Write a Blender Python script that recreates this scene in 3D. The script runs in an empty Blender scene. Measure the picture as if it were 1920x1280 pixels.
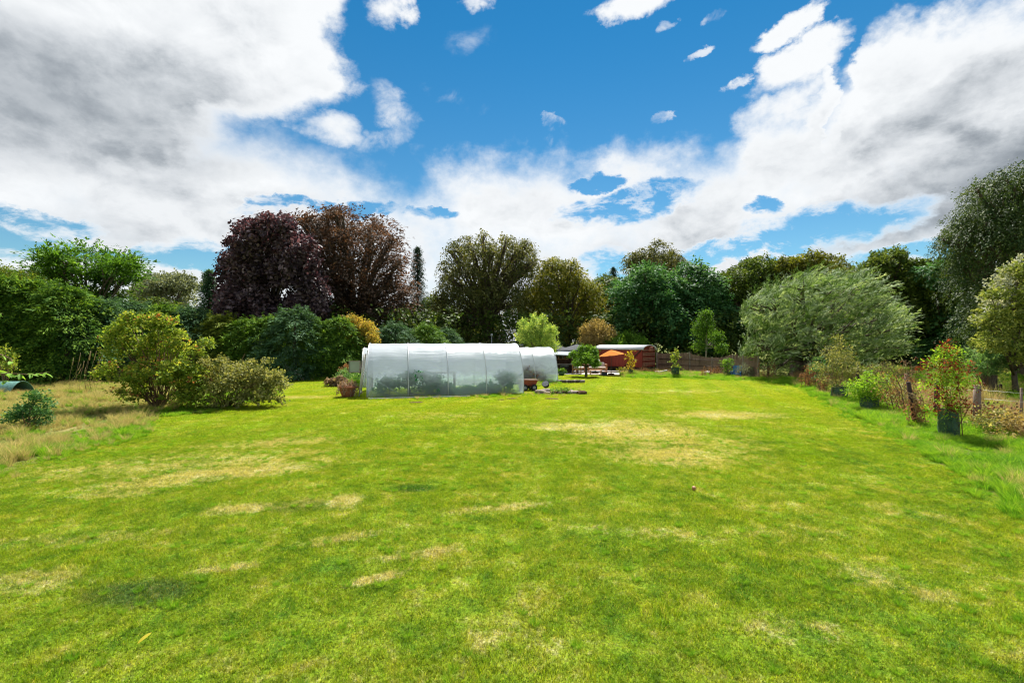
import bpy, math, random
import numpy as np
from mathutils import Vector, Matrix

SC = bpy.context.scene
COL = SC.collection
R = math.radians
H = 2.6            # camera height, metres
F = 880.0          # focal length in photo pixels (1920 wide)

# ------------------------------------------------------------------ camera
cam_d = bpy.data.cameras.new("camera")
cam_d.lens = 16.5; cam_d.sensor_width = 36.0
cam_d.clip_start = 0.05; cam_d.clip_end = 3000
cam = bpy.data.objects.new("camera", cam_d)
cam.location = (0, 0, H); cam.rotation_euler = (R(90), 0, 0)
COL.objects.link(cam); SC.camera = cam

# ------------------------------------------------------------------ exposure
SC.view_settings.view_transform = 'Standard'
SC.view_settings.look = 'None'
SC.view_settings.gamma = 1.0
SC.view_settings.use_curve_mapping = False
SC.view_settings.exposure = 1.15
SC.render.film_transparent = False
try:
    SC.cycles.filter_width = 1.15; SC.cycles.max_bounces = 8; SC.cycles.diffuse_bounces = 3; SC.cycles.transmission_bounces = 6
    SC.cycles.transparent_max_bounces = 10; SC.cycles.use_denoising = True
    SC.cycles.caustics_reflective = False; SC.cycles.caustics_refractive = False
except Exception: pass

SUN_EL, SUN_AZ = R(54), R(14)      # azimuth measured from +Y towards +X

# ------------------------------------------------------------------ node helper
class NT:
    def __init__(s, tree): s.t = tree; s.n = tree.nodes; s.l = tree.links
    def node(s, kind, **kw):
        x = s.n.new(kind)
        for k, v in kw.items(): setattr(x, k, v)
        return x
    def put(s, sock, v):
        if v is None: return
        if isinstance(v, bpy.types.NodeSocket): s.l.new(v, sock)
        else:
            if isinstance(v, (tuple, list)) and len(v) == 3 and sock.type == 'RGBA': v = (*v, 1)
            sock.default_value = v
    def m(s, op, a, b=None, c=None, clamp=False):
        x = s.node('ShaderNodeMath', operation=op, use_clamp=clamp)
        s.put(x.inputs[0], a); s.put(x.inputs[1], b)
        if c is not None: s.put(x.inputs[2], c)
        return x.outputs[0]
    def ss(s, v, lo, hi, a=0.0, b=1.0, kind='SMOOTHSTEP'):
        x = s.node('ShaderNodeMapRange', interpolation_type=kind)
        s.put(x.inputs[0], v); s.put(x.inputs[1], lo); s.put(x.inputs[2], hi); s.put(x.inputs[3], a); s.put(x.inputs[4], b)
        return x.outputs[0]
    def mix(s, f, a, b, mode='MIX'):
        x = s.node('ShaderNodeMix', data_type='RGBA', blend_type=mode)
        s.put(x.inputs[0], f); s.put(x.inputs[6], a); s.put(x.inputs[7], b)
        return x.outputs[2]
    def noise(s, vec, scale, detail=4, rough=0.5, dist=0.0):
        x = s.node('ShaderNodeTexNoise')
        s.put(x.inputs['Vector'], vec); s.put(x.inputs['Scale'], scale); s.put(x.inputs['Detail'], detail)
        s.put(x.inputs['Roughness'], rough); s.put(x.inputs['Distortion'], dist)
        return x.outputs[0]
    def scale(s, vec, sc, loc=(0, 0, 0), rot=(0, 0, 0)):
        x = s.node('ShaderNodeMapping'); s.put(x.inputs[0], vec)
        x.inputs['Location'].default_value = loc; x.inputs['Rotation'].default_value = rot; x.inputs['Scale'].default_value = sc
        return x.outputs[0]
    def ramp(s, f, stops):
        x = s.node('ShaderNodeValToRGB'); s.put(x.inputs[0], f); e = x.color_ramp.elements
        while len(e) < len(stops): e.new(0.5)
        for k, (p, c) in enumerate(stops): e[k].position = p; e[k].color = (*c, 1)
        return x.outputs[0]
    def curve(s, v, lo, hi, pts):
        n = s.ss(v, lo, hi, kind='LINEAR')
        x = s.node('ShaderNodeFloatCurve'); s.put(x.inputs[1], n); x.inputs[0].default_value = 1
        ys = [p[1] for p in pts]; y0, y1 = min(ys), max(ys)
        cv = x.mapping.curves[0]
        q = [((a - lo) / (hi - lo), (b - y0) / (y1 - y0)) for a, b in pts]
        q = sorted(p for p in q if 0 <= p[0] <= 1)
        cv.points[0].location = q[0]; cv.points[1].location = q[-1]
        for p in q[1:-1]: cv.points.new(*p)
        x.mapping.update()
        return s.m('MULTIPLY_ADD', x.outputs[0], y1 - y0, y0)

# ------------------------------------------------------------------ world: Nishita sky with broken cloud
def build_world():
    w = bpy.data.worlds.new("World"); SC.world = w; w.use_nodes = True
    T = NT(w.node_tree); T.n.clear()
    sky = T.node('ShaderNodeTexSky', sky_type='NISHITA', sun_disc=False)
    sky.sun_elevation = SUN_EL; sky.sun_rotation = SUN_AZ
    sky.altitude = 50; sky.air_density = 1.0; sky.dust_density = 0.0; sky.ozone_density = 3.5
    tc = T.node('ShaderNodeTexCoord'); D = tc.outputs['Generated']
    sp = T.node('ShaderNodeSeparateXYZ'); T.put(sp.inputs[0], D)
    X, Y, Z = sp.outputs
    az0 = T.m('ARCTAN2', X, T.m('ABSOLUTE', Y))
    hyp = T.m('SQRT', T.m('ADD', T.m('MULTIPLY', X, X), T.m('MULTIPLY', Y, Y)))
    t0_ = T.m('DIVIDE', Z, T.m('MAXIMUM', hyp, 0.02))
    def wnoise(sc, amp, det, off):
        x = T.node('ShaderNodeTexNoise'); T.put(x.inputs['Vector'], T.scale(D, (1, 1, 1.5), off)); T.put(x.inputs['Scale'], sc); T.put(x.inputs['Detail'], det); T.put(x.inputs['Roughness'], .62)
        sv = T.node('ShaderNodeSeparateColor'); T.l.new(x.outputs['Color'], sv.inputs[0])
        return T.m('MULTIPLY', T.m('SUBTRACT', sv.outputs[0], .5), amp), T.m('MULTIPLY', T.m('SUBTRACT', sv.outputs[1], .5), amp * .7)
    wa, wt = wnoise(5.0, .16, 8, (2, 7, 1)); wa2, wt2 = wnoise(16.0, .075, 7, (5, 3, 9))
    az = T.m('ADD', az0, T.m('ADD', wa, wa2)); t = T.m('ADD', t0_, T.m('ADD', wt, wt2))
    def at(x, y):
        u, v = (x - 960) / F, (640 - y) / F
        return math.atan(u), v / math.sqrt(1 + u * u)
    band_px = [(0, 235), (250, 235), (450, 238), (520, 262), (590, 285), (650, 305), (700, 335), (770, 347), (850, 327), (910, 314), (960, 320),
               (1010, 332), (1080, 326), (1125, 292), (1160, 262), (1220, 264), (1300, 272), (1370, 256), (1405, 215), (1440, 175), (1500, 168),
               (1560, 178), (1600, 120), (1555, 80), (1620, 62), (1690, 25), (1790, 15), (1900, -15)]
    band_px.sort()
    band = [(-1.6, 0.30)] + [at(*p) for p in band_px] + [(1.05, 0.62), (1.6, 0.5)]
    B = T.curve(az, -1.6, 1.6, band)
    left = [(0.0, -0.75)] + [at(x, y)[::-1] for x, y in [(470, 275), (470, 240), (545, 216), (620, 197), (650, 180), (684, 163), (664, 150), (660, 120), (640, 90), (640, 55), (652, 0)]] + [(1.1, -0.10), (1.6, -0.05)]
    left = sorted(set(left))
    Rr = T.curve(t, 0.0, 1.6, left)
    warp = T.scale(D, (1, 1, 1.35))
    n1 = T.noise(warp, 3.2, 10, 0.58, 0.15)
    n2 = T.noise(T.scale(D, (1, 1, 1.2), (3, 1, 2)), 13.0, 7, 0.6, 0.1)
    nz = T.m('ADD', T.m('MULTIPLY', T.m('SUBTRACT', n1, 0.5), 0.22), T.m('MULTIPLY', T.m('SUBTRACT', n2, 0.5), 0.16))
    nz_edge = T.m('MULTIPLY', nz, T.ss(az, -0.45, -0.2, 0.55, 1.0))
    def blob(x, y, rx, ry, rot=0.0):
        a0, t0 = at(x, y); ra, rt = rx / F * math.cos(a0) ** 1.3, ry / F * math.cos(a0)
        da = T.m('SUBTRACT', az, a0); dt = T.m('SUBTRACT', t, t0)
        if rot:
            c, s_ = math.cos(rot), math.sin(rot)
            da, dt = (T.m('ADD', T.m('MULTIPLY', da, c), T.m('MULTIPLY', dt, s_)), T.m('SUBTRACT', T.m('MULTIPLY', dt, c), T.m('MULTIPLY', da, s_)))
        qa = T.m('POWER', T.m('ABSOLUTE', T.m('DIVIDE', da, ra)), 2); qt = T.m('POWER', T.m('ABSOLUTE', T.m('DIVIDE', dt, rt)), 2)
        return T.m('SUBTRACT', 1.0, T.m('ADD', qa, qt))
    d = T.m('MAXIMUM', T.m('SUBTRACT', B, t), T.m('MULTIPLY', T.m('SUBTRACT', Rr, az), 0.9))
    d = T.m('MINIMUM', d, 0.11)
    for (x, y, rx, ry, rot, s_) in [(625, 240, 62, 26, 0, .05), (1480, 58, 55, 22, .4, .05), (1500, 112, 95, 34, .45, .06), (1380, 157, 20, 9, .3, .04),
                                    (885, 8, 36, 26, 0, .05), (1165, 6, 72, 26, 0, .05), (715, 15, 30, 30, 0, .02), (1460, 190, 80, 32, .5, .05)]:
        d = T.m('MAXIMUM', d, T.m('MULTIPLY', T.m('MAXIMUM', blob(x, y, rx, ry, rot), -3.0), s_))
    holes = None
    for (x, y, rx, ry, rot) in [(1165, 388, 110, 20, .15), (1125, 345, 40, 12, 0), (1530, 425, 145, 30, .12), (1440, 462, 60, 18, 0), (1425, 382, 30, 14, 0), (40, 405, 110, 14, 0), (30, 455, 130, 26, 0),
                                (400, 470, 75, 16, .1), (340, 495, 160, 14, 0), (820, 400, 34, 9, 0), (1150, 485, 44, 20, 0), (600, 395, 130, 10, .1), (1700, 478, 100, 16, 0), (1330, 480, 80, 12, 0)]:
        h = T.m('MAXIMUM', blob(x, y, rx * 1.35, ry * 1.6, rot), 0.0)
        holes = h if holes is None else T.m('ADD', holes, h)
    s_h = T.noise(T.scale(D, (1, 1, 2.4), (4, 4, 4)), 11.0, 8, .68, .4)
    d = T.m('SUBTRACT', d, T.m('MULTIPLY', T.m('MULTIPLY', holes, 0.20), T.ss(s_h, .36, .60, .35, 1.35)))
    dens = T.m('ADD', d, nz_edge)
    soft = T.ss(t0_, 0.10, 0.55, 0.15, 0.032, 'LINEAR'); alpha = T.ss(dens, T.m('MULTIPLY', soft, -.6), soft)
    # thin wisps in the blue
    wn = T.noise(T.scale(D, (1, 1, 1.2), (0, 4, 0), (0.3, 0.4, 0.2)), 9.0, 6, 0.62, 0.5)
    wisp = None
    for (x, y, rx, ry, rot, s_) in [(750, 205, 75, 34, -.8, .55), (720, 265, 85, 28, .2, .45), (855, 190, 52, 26, -.5, .4), (1040, 232, 32, 22, 0, .9), (1030, 282, 18, 24, 0, .7),
                                    (1253, 225, 26, 14, .3, .8), (930, 292, 52, 12, 0, .45), (1313, 100, 30, 10, .3, .6), (880, 75, 50, 24, 0, .3), (1330, 40, 26, 12, 0, .5), (1240, 38, 20, 12, 0, .5)]:
        h = T.m('MULTIPLY', T.m('MAXIMUM', blob(x, y, rx, ry, rot), 0.0), s_)
        wisp = h if wisp is None else T.m('MAXIMUM', wisp, h)
    wisp = T.m('MULTIPLY', T.ss(wisp, 0.0, 0.5), T.ss(wn, 0.42, 0.72))
    alpha = T.m('MAXIMUM', alpha, T.m('MULTIPLY', wisp, 0.8))
    # cloud shade: thick parts grey underneath
    g = T.m('MAXIMUM', T.m('MULTIPLY', T.m('MAXIMUM', blob(20, 160, 640, 190, 0.06), 0.0), 0.72), 0.0)
    g = T.m('ADD', g, T.m('MULTIPLY', T.m('MAXIMUM', blob(1830, 330, 420, 110, .28), 0.0), 0.80))
    g = T.m('ADD', g, T.m('MULTIPLY', T.m('MAXIMUM', blob(1860, 160, 260, 55, .4), 0.0), 0.35))
    g = T.m('ADD', g, T.m('MULTIPLY', T.m('MAXIMUM', blob(500, 430, 380, 60, -.1), 0.0), 0.18))
    g = T.m('ADD', g, T.m('MULTIPLY', T.m('MAXIMUM', blob(1250, 470, 300, 40, 0), 0.0), 0.18))
    s1 = T.noise(T.scale(D, (1, 1, 1.7), (1, 2, 5)), 3.6, 7, 0.52, 0.25)
    s2 = T.noise(T.scale(D, (1, 1, 2.0), (6, 0, 2)), 9.5, 6, 0.55, 0.3)
    body = T.ss(dens, 0.03, 0.20)
    sh = T.m('ADD', T.m('MULTIPLY', T.ss(s1, 0.38, 0.70), 0.50), T.m('MULTIPLY', T.ss(s2, 0.40, 0.72), 0.24))
    vo = T.node('ShaderNodeVectorMath', operation='ADD'); T.put(vo.inputs[0], D); vo.inputs[1].default_value = (.004, 0, .022)
    r0 = T.noise(T.scale(D, (1, 1, 1.6)), 8.5, 9, .62, .3); r1 = T.noise(T.scale(vo.outputs[0], (1, 1, 1.6)), 8.5, 9, .62, .3)
    relief = T.m('MULTIPLY', T.m('SUBTRACT', r1, r0), 1.7)
    sh = T.m('MAXIMUM', T.m('MULTIPLY', T.m('ADD', sh, relief), body), 0.0)
    gm = T.m('MULTIPLY', g, T.ss(s1, 0.25, 0.62, 0.78, 1.18))
    sh = T.m('ADD', sh, T.m('MULTIPLY', gm, T.ss(dens, 0.0, 0.13)), clamp=True)
    ccol = T.ramp(sh, [(0.0, (.43, .441, .45)), (0.20, (.385, .398, .41)), (0.46, (.305, .321, .338)), (0.75, (.185, .203, .222)), (1.0, (.118, .134, .152))])
    hs = T.node('ShaderNodeHueSaturation'); hs.inputs['Saturation'].default_value = 1.2; hs.inputs['Value'].default_value = 1.0
    T.put(hs.inputs['Color'], sky.outputs[0])
    b1 = T.node('ShaderNodeBackground'); T.put(b1.inputs[0], T.mix(1.0, hs.outputs[0], T.mix(T.ss(t0_, .05, .75), (.85, 1.0, .90, 1), (.32, .95, .95, 1)), 'MULTIPLY')); b1.inputs[1].default_value = 0.052
    b2 = T.node('ShaderNodeBackground'); T.put(b2.inputs[0], ccol); b2.inputs[1].default_value = 1.0
    mx = T.node('ShaderNodeMixShader'); T.put(mx.inputs[0], alpha); T.l.new(b1.outputs[0], mx.inputs[1]); T.l.new(b2.outputs[0], mx.inputs[2])
    o = T.node('ShaderNodeOutputWorld'); T.l.new(mx.outputs[0], o.inputs[0])
    w.cycles.sampling_method = 'MANUAL'; w.cycles.sample_map_resolution = 512
build_world()

sun_d = bpy.data.lights.new("sun", 'SUN'); sun_d.energy = 5.0; sun_d.angle = R(0.53); sun_d.color = (1.0, .955, .88)
sun = bpy.data.objects.new("sun", sun_d); COL.objects.link(sun)
sd = Vector((math.sin(SUN_AZ) * math.cos(SUN_EL), math.cos(SUN_AZ) * math.cos(SUN_EL), math.sin(SUN_EL)))
sun.rotation_euler = sd.to_track_quat('Z', 'Y').to_euler(); sun.location = sd * 60

# ------------------------------------------------------------------ basics
def gp(px, py):
    """ground point seen at a pixel of the photo"""
    Y = H * F / (py - 640.0); return Vector(((px - 960) / F * Y, Y, 0))
def at(px, py, Y):
    return Vector(((px - 960) / F * Y, Y, H - (py - 640) / F * Y))

def tag(o, label=None, cat=None, group=None, kind=None):
    if label: o['label'] = label
    if cat: o['category'] = cat
    if group: o['group'] = group
    if kind: o['kind'] = kind
    return o
def empty(name, loc, rz=0.0, **kw):
    o = bpy.data.objects.new(name, None); o.location = loc; o.rotation_euler = (0, 0, rz); o.empty_display_size = .2
    COL.objects.link(o); return tag(o, **kw)
def link(name, me, parent=None, loc=None, rot=None, scale=None, **kw):
    o = bpy.data.objects.new(name, me); COL.objects.link(o)
    if parent: o.parent = parent
    if loc is not None: o.location = loc
    if rot is not None: o.rotation_euler = rot
    if scale is not None: o.scale = scale
    return tag(o, **kw)

def np_mesh(name, V, Fq, mats, attr=None, mi=None, smooth=False):
    """V (n,3); Fq (m,k) polygons all with k corners"""
    me = bpy.data.meshes.new(name); V = np.asarray(V, np.float32); Fq = np.asarray(Fq, np.int32)
    m_, k = Fq.shape
    me.vertices.add(len(V)); me.vertices.foreach_set('co', V.ravel())
    me.loops.add(m_ * k); me.loops.foreach_set('vertex_index', Fq.ravel())
    me.polygons.add(m_); me.polygons.foreach_set('loop_start', np.arange(0, m_ * k, k, dtype=np.int32))
    me.polygons.foreach_set('loop_total', np.full(m_, k, np.int32))
    if mi is not None: me.polygons.foreach_set('material_index', np.asarray(mi, np.int32))
    if smooth: me.polygons.foreach_set('use_smooth', np.ones(m_, bool))
    for m in (mats if isinstance(mats, (list, tuple)) else [mats]): me.materials.append(m)
    if attr is not None:
        a = me.attributes.new('tint', 'FLOAT', 'POINT'); a.data.foreach_set('value', np.asarray(attr, np.float32))
    me.update(calc_edges=True)
    return me

class MB:
    """collects boxes, tubes, lathes into one mesh"""
    def __init__(s): s.v = []; s.f = []; s.sm = []
    def add(s, vs, fs, smooth=False):
        b = len(s.v); s.v += [tuple(v) for v in vs]; s.f += [tuple(i + b for i in f) for f in fs]; s.sm += [smooth] * len(fs)
        return s
    def box(s, c, size, rz=0.0, bev=0.0, M=None):
        x, y, z = [q / 2 for q in size]
        if bev > 0:
            b = min(bev, x * .9, y * .9, z * .9); vs = []; 
            for sx in (-1, 1):
                for sy in (-1, 1):
                    for sz in (-1, 1):
                        vs += [(sx * (x - b), sy * (y - b), sz * z), (sx * (x - b), sy * y, sz * (z - b)), (sx * x, sy * (y - b), sz * (z - b))]
            import bmesh
            bm = bmesh.new(); 
            for v in vs: bm.verts.new(v)
            bmesh.ops.convex_hull(bm, input=bm.verts[:]); bm.verts.index_update()
            bmesh.ops.dissolve_limit(bm, angle_limit=0.01, verts=bm.verts[:], edges=bm.edges[:]); bm.verts.index_update()
            vs = [v.co.copy() for v in bm.verts]; fs = [[v.index for v in f.verts] for f in bm.faces]; bm.free()
        else:
            vs = [Vector((sx * x, sy * y, sz * z)) for sx in (-1, 1) for sy in (-1, 1) for sz in (-1, 1)]
            fs = [(0, 1, 3, 2), (4, 6, 7, 5), (0, 4, 5, 1), (2, 3, 7, 6), (0, 2, 6, 4), (1, 5, 7, 3)]
        Mx = Matrix.Translation(Vector(c)) @ (M if M is not None else Matrix.Rotation(rz, 4, 'Z'))
        return s.add([Mx @ Vector(v) for v in vs], fs)
    def tube(s, pts, rad, n=7, cap=True):
        pts = [Vector(p) for p in pts]
        if not isinstance(rad, (list, tuple)): rad = [rad] * len(pts)
        vs = []; up = None
        for i, p in enumerate(pts):
            d = (pts[min(i + 1, len(pts) - 1)] - pts[max(i - 1, 0)]).normalized()
            if up is None:
                up = Vector((0, 0, 1)) if abs(d.z) < .9 else Vector((1, 0, 0))
            a = d.cross(up).normalized(); up = a.cross(d).normalized()
            for k in range(n):
                th = 2 * math.pi * k / n; vs.append(p + (a * math.cos(th) + up * math.sin(th)) * rad[i])
        fs = [(i * n + k, i * n + (k + 1) % n, (i + 1) * n + (k + 1) % n, (i + 1) * n + k) for i in range(len(pts) - 1) for k in range(n)]
        if cap: fs += [tuple(range(n))[::-1], tuple((len(pts) - 1) * n + k for k in range(n))]
        return s.add(vs, fs, True)
    def lathe(s, prof, n=20, c=(0, 0, 0), M=None, wob=0.0, seed=0, smooth=True):
        rg = random.Random(seed); vs = []
        for (r, z) in prof:
            for k in range(n):
                th = 2 * math.pi * k / n; rr = r * (1 + rg.uniform(-wob, wob))
                vs.append(Vector((rr * math.cos(th), rr * math.sin(th), z + rg.uniform(-wob, wob) * .5 * r)))
        if M is not None: vs = [M @ v for v in vs]
        vs = [v + Vector(c) for v in vs]
        fs = [(i * n + k, i * n + (k + 1) % n, (i + 1) * n + (k + 1) % n, (i + 1) * n + k) for i in range(len(prof) - 1) for k in range(n)]
        if prof[0][0] > 1e-4: fs.append(tuple(range(n))[::-1])
        if prof[-1][0] > 1e-4: fs.append(tuple((len(prof) - 1) * n + k for k in range(n)))
        return s.add(vs, fs, smooth)
    def build(s, name, mat, parent=None, **kw):
        me = bpy.data.meshes.new(name); me.from_pydata(s.v, [], s.f); me.materials.append(mat)
        me.polygons.foreach_set('use_smooth', s.sm); me.update()
        return link(name, me, parent, **kw)

# ------------------------------------------------------------------ materials
def new_mat(name):
    m = bpy.data.materials.new(name); m.use_nodes = True; T = NT(m.node_tree); T.n.clear()
    o = T.node('ShaderNodeOutputMaterial'); return m, T, o
def principled(T, col, rough=.6, spec=.3, metal=0.0, bump=None, bs=.3, bd=.01):
    p = T.node('ShaderNodeBsdfPrincipled'); T.put(p.inputs['Base Color'], col); T.put(p.inputs['Roughness'], rough)
    T.put(p.inputs['Specular IOR Level'], spec); T.put(p.inputs['Metallic'], metal)
    if bump is not None:
        b = T.node('ShaderNodeBump'); T.put(b.inputs['Height'], bump); b.inputs['Strength'].default_value = bs; b.inputs['Distance'].default_value = bd
        T.l.new(b.outputs[0], p.inputs['Normal'])
    return p.outputs[0]
def plain(name, col, rough=.6, spec=.3, metal=0.0, var=.25, scale=8, grain=None, bs=.3, bd=.01):
    """slightly mottled solid material"""
    m, T, o = new_mat(name); tc = T.node('ShaderNodeTexCoord').outputs['Object']
    v = T.scale(tc, grain) if grain else tc
    n = T.noise(v, scale, 5, .6)
    dark = tuple(c * (1 - var) for c in col); lite = tuple(min(1, c * (1 + var)) for c in col)
    c = T.ramp(n, [(.3, dark), (.7, lite)])
    T.l.new(principled(T, c, rough, spec, metal, n, bs, bd), o.inputs[0]); return m
LIFT = {'bush_leaf': 1.75, 'orange_canvas': 1, 'lush_grass': 1.7, 'meadow_grass': 1.45, 'pale_flower': 1, 'white_poplar_leaf': 1.0, 'olive_beech_leaf': 1.6, 'great_beech_leaf': 1.6, 'willow_leaf': 1.55, 'yellow_leaf': 1, 'leaf_heap': 1.1, 'dead_leaf': 1.15, 'purple_maple_leaf': 1.7, 'yellowing_shrub_leaf': 1.5, 'leylandii_spray': 2.2, 'blue_green_spray': 2.0, 'yellow_green_spray': 1.7, 'sycamore_leaf': 2.0}
def leaf_mat(name, dark, mid, light, trans=.35, rough=.5, spec=.35, warm=(1.15, 1.05, .55)):
    rough = max(.58, rough + .08); spec *= .28; trans = min(.55, trans + .08)
    k = LIFT.get(name, 1.7); dark, mid, light = [tuple(min(.8, q * k) for q in c) for c in (dark, mid, light)]
    m, T, o = new_mat(name)
    a = T.node('ShaderNodeAttribute', attribute_name='tint').outputs['Fac']
    c = T.ramp(a, [(0.0, dark), (.5, mid), (1.0, light)])
    p = principled(T, c, rough, spec)
    t = T.node('ShaderNodeBsdfTranslucent'); T.put(t.inputs[0], T.mix(1.0, c, (*warm, 1), 'MULTIPLY'))
    g = T.node('ShaderNodeNewGeometry')
    mx = T.node('ShaderNodeMixShader'); mx.inputs[0].default_value = trans
    T.l.new(p, mx.inputs[1]); T.l.new(t.outputs[0], mx.inputs[2]); T.l.new(mx.outputs[0], o.inputs[0]); return m

bark = plain('bark', (.10, .08, .06), .9, .1, grain=(1, 1, .25), scale=12, var=.4, bs=.6, bd=.03)
bark_pale = plain('pale_bark', (.30, .27, .22), .85, .1, scale=9, var=.45)
twig = plain('twig', (.16, .10, .06), .8, .15)
straw_stem = plain('straw_stem', (.40, .30, .16), .8, .1)

# grass colours shared between soil sheet and blades, driven by world position
def grass_group():
    ng = bpy.data.node_groups.new('lawn_colour', 'ShaderNodeTree')
    ng.interface.new_socket('Color', in_out='OUTPUT', socket_type='NodeSocketColor')
    ng.interface.new_socket('Dry', in_out='OUTPUT', socket_type='NodeSocketFloat')
    T = NT(ng); out = T.node('NodeGroupOutput')
    P = T.node('ShaderNodeNewGeometry').outputs['Position']
    sp = T.node('ShaderNodeSeparateXYZ'); T.put(sp.inputs[0], P); X, Y, Z = sp.outputs
    P2 = T.node('ShaderNodeCombineXYZ'); T.put(P2.inputs[0], X); T.put(P2.inputs[1], Y); P2 = P2.outputs[0]
    big = T.noise(P2, .33, 5, .6, .3); mid = T.noise(P2, 1.7, 8, .72, .5); fine = T.noise(P2, 9, 4, .7)
    # dry patches where the photo has them
    acc = None
    for (px, py, rx, ry, rot, s) in [(1180, 805, 2.6, 2.3, .2, 1.0), (1250, 850, 1.9, 1.4, 0, .9), (1060, 800, 1.5, 1.0, 0, .85), (1360, 778, 2.6, 1.3, 0, .95), (1250, 735, 5, 2.0, 0, .35),
                                     (430, 885, 2.4, .7, .25, .9), (300, 905, 1.6, .55, .3, .85), (520, 830, 2.4, .8, .3, .7), (230, 925, 1.1, .4, .2, .7), (650, 940, .35, .5, 0, 1.05), (705, 1085, .45, .14, .5, 1.15), (640, 1010, .8, .22, .4, .7),
                                     (440, 955, .8, .3, .1, .7), (780, 1040, .7, .2, .3, .6), (430, 1065, .5, .12, .3, .9), (60, 1090, .8, .4, 0, .6), (350, 870, 4.0, 1.6, .2, .55), (880, 1200, .9, .4, 0, .2), (1240, 830, 3.6, 2.6, 0, .55), (960, 950, 1.2, .25, .3, .6), (1630, 1080, .5, .35, 0, .6), (1740, 1110, .35, .3, 0, .6),
                                     (1200, 1000, 1.3, .35, -.2, .4), (1700, 960, 1.0, .5, -.4, .4), (1480, 1000, 1.0, .4, 0, .35), (150, 1010, 1.5, .3, .2, .5), (560, 745, 2.4, .9, 0, .7), (850, 780, 3, .9, 0, .35), (1500, 1180, .6, .3, 0, .5)]:
        c = gp(px, py); dx = T.m('SUBTRACT', X, c.x); dy = T.m('SUBTRACT', Y, c.y)
        cs, sn = math.cos(rot), math.sin(rot)
        a = T.m('ADD', T.m('MULTIPLY', dx, cs / rx), T.m('MULTIPLY', dy, sn / rx)); b = T.m('SUBTRACT', T.m('MULTIPLY', dy, cs / ry), T.m('MULTIPLY', dx, sn / ry))
        q = T.m('SUBTRACT', 1.0, T.m('ADD', T.m('MULTIPLY', a, a), T.m('MULTIPLY', b, b)))
        q = T.m('MULTIPLY', T.m('MAXIMUM', q, 0.0), s)
        acc = q if acc is None else T.m('MAXIMUM', acc, q)
    f = T.m('ADD', T.m('MULTIPLY', acc, .75), T.m('MULTIPLY', T.m('SUBTRACT', mid, .5), 1.9))
    f = T.m('ADD', f, T.m('MULTIPLY', T.m('SUBTRACT', fine, .5), 1.5))
    f = T.m('ADD', f, T.m('MULTIPLY', T.m('SUBTRACT', big, .5), .7))
    dry = T.ss(f, .06, .74)
    # greens
    mott = T.noise(P2, 6.0, 6, .7, .3)
    gcol = T.ramp(T.m('ADD', T.m('ADD', T.m('MULTIPLY', mid, .50), T.m('MULTIPLY', big, .22)), T.m('MULTIPLY', mott, .28)), [(.33, (.036, .112, .014)), (.41, (.098, .200, .014)), (.49, (.185, .280, .016)), (.60, (.315, .350, .035))])
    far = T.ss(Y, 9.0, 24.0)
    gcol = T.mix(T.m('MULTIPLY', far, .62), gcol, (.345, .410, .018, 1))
    # mower stripes running away from the camera
    u = T.m('ADD', T.m('MULTIPLY', X, 1.0), T.m('MULTIPLY', Y, -.30))
    st = T.m('SINE', T.m('MULTIPLY', T.m('ADD', u, T.m('MULTIPLY', big, 1.2)), 3.6))
    gcol = T.mix(T.m('MULTIPLY', T.ss(st, -.5, .5), T.m('MULTIPLY', T.ss(Y, 5, 14), .50)), gcol, (.20, .33, .006, 1))
    # a lusher dark tuft and a worn place
    for (px, py, rx, ry, col, s) in [(778, 915, .55, .3, (.03, .12, .012), .85), (560, 950, .9, .35, (.06, .13, .03), .5), (270, 1110, .75, .35, (.045, .105, .03), .75), (1290, 835, .5, .25, (.05, .15, .01), .6), (1110, 822, .45, .2, (.05, .15, .01), .6), (1370, 800, .7, .2, (.05, .15, .01), .5), (1440, 830, .8, .25, (.05, .15, .01), .5)]:
        c = gp(px, py); a = T.m('DIVIDE', T.m('SUBTRACT', X, c.x), rx); b = T.m('DIVIDE', T.m('SUBTRACT', Y, c.y), ry)
        q = T.m('SUBTRACT', 1.0, T.m('ADD', T.m('MULTIPLY', a, a), T.m('MULTIPLY', b, b)))
        q = T.m('ADD', q, T.m('MULTIPLY', T.m('SUBTRACT', mid, .5), 2.0))
        gcol = T.mix(T.m('MULTIPLY', T.ss(q, 0, .9), s), gcol, (*col, 1))
    dcol = T.ramp(fine, [(.3, (.38, .34, .13)), (.7, (.60, .54, .29))])
    res = T.mix(T.m('MULTIPLY', dry, .82), gcol, dcol)
    T.put(out.inputs[0], res); T.put(out.inputs[1], dry)
    return ng
GG = grass_group()
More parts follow.
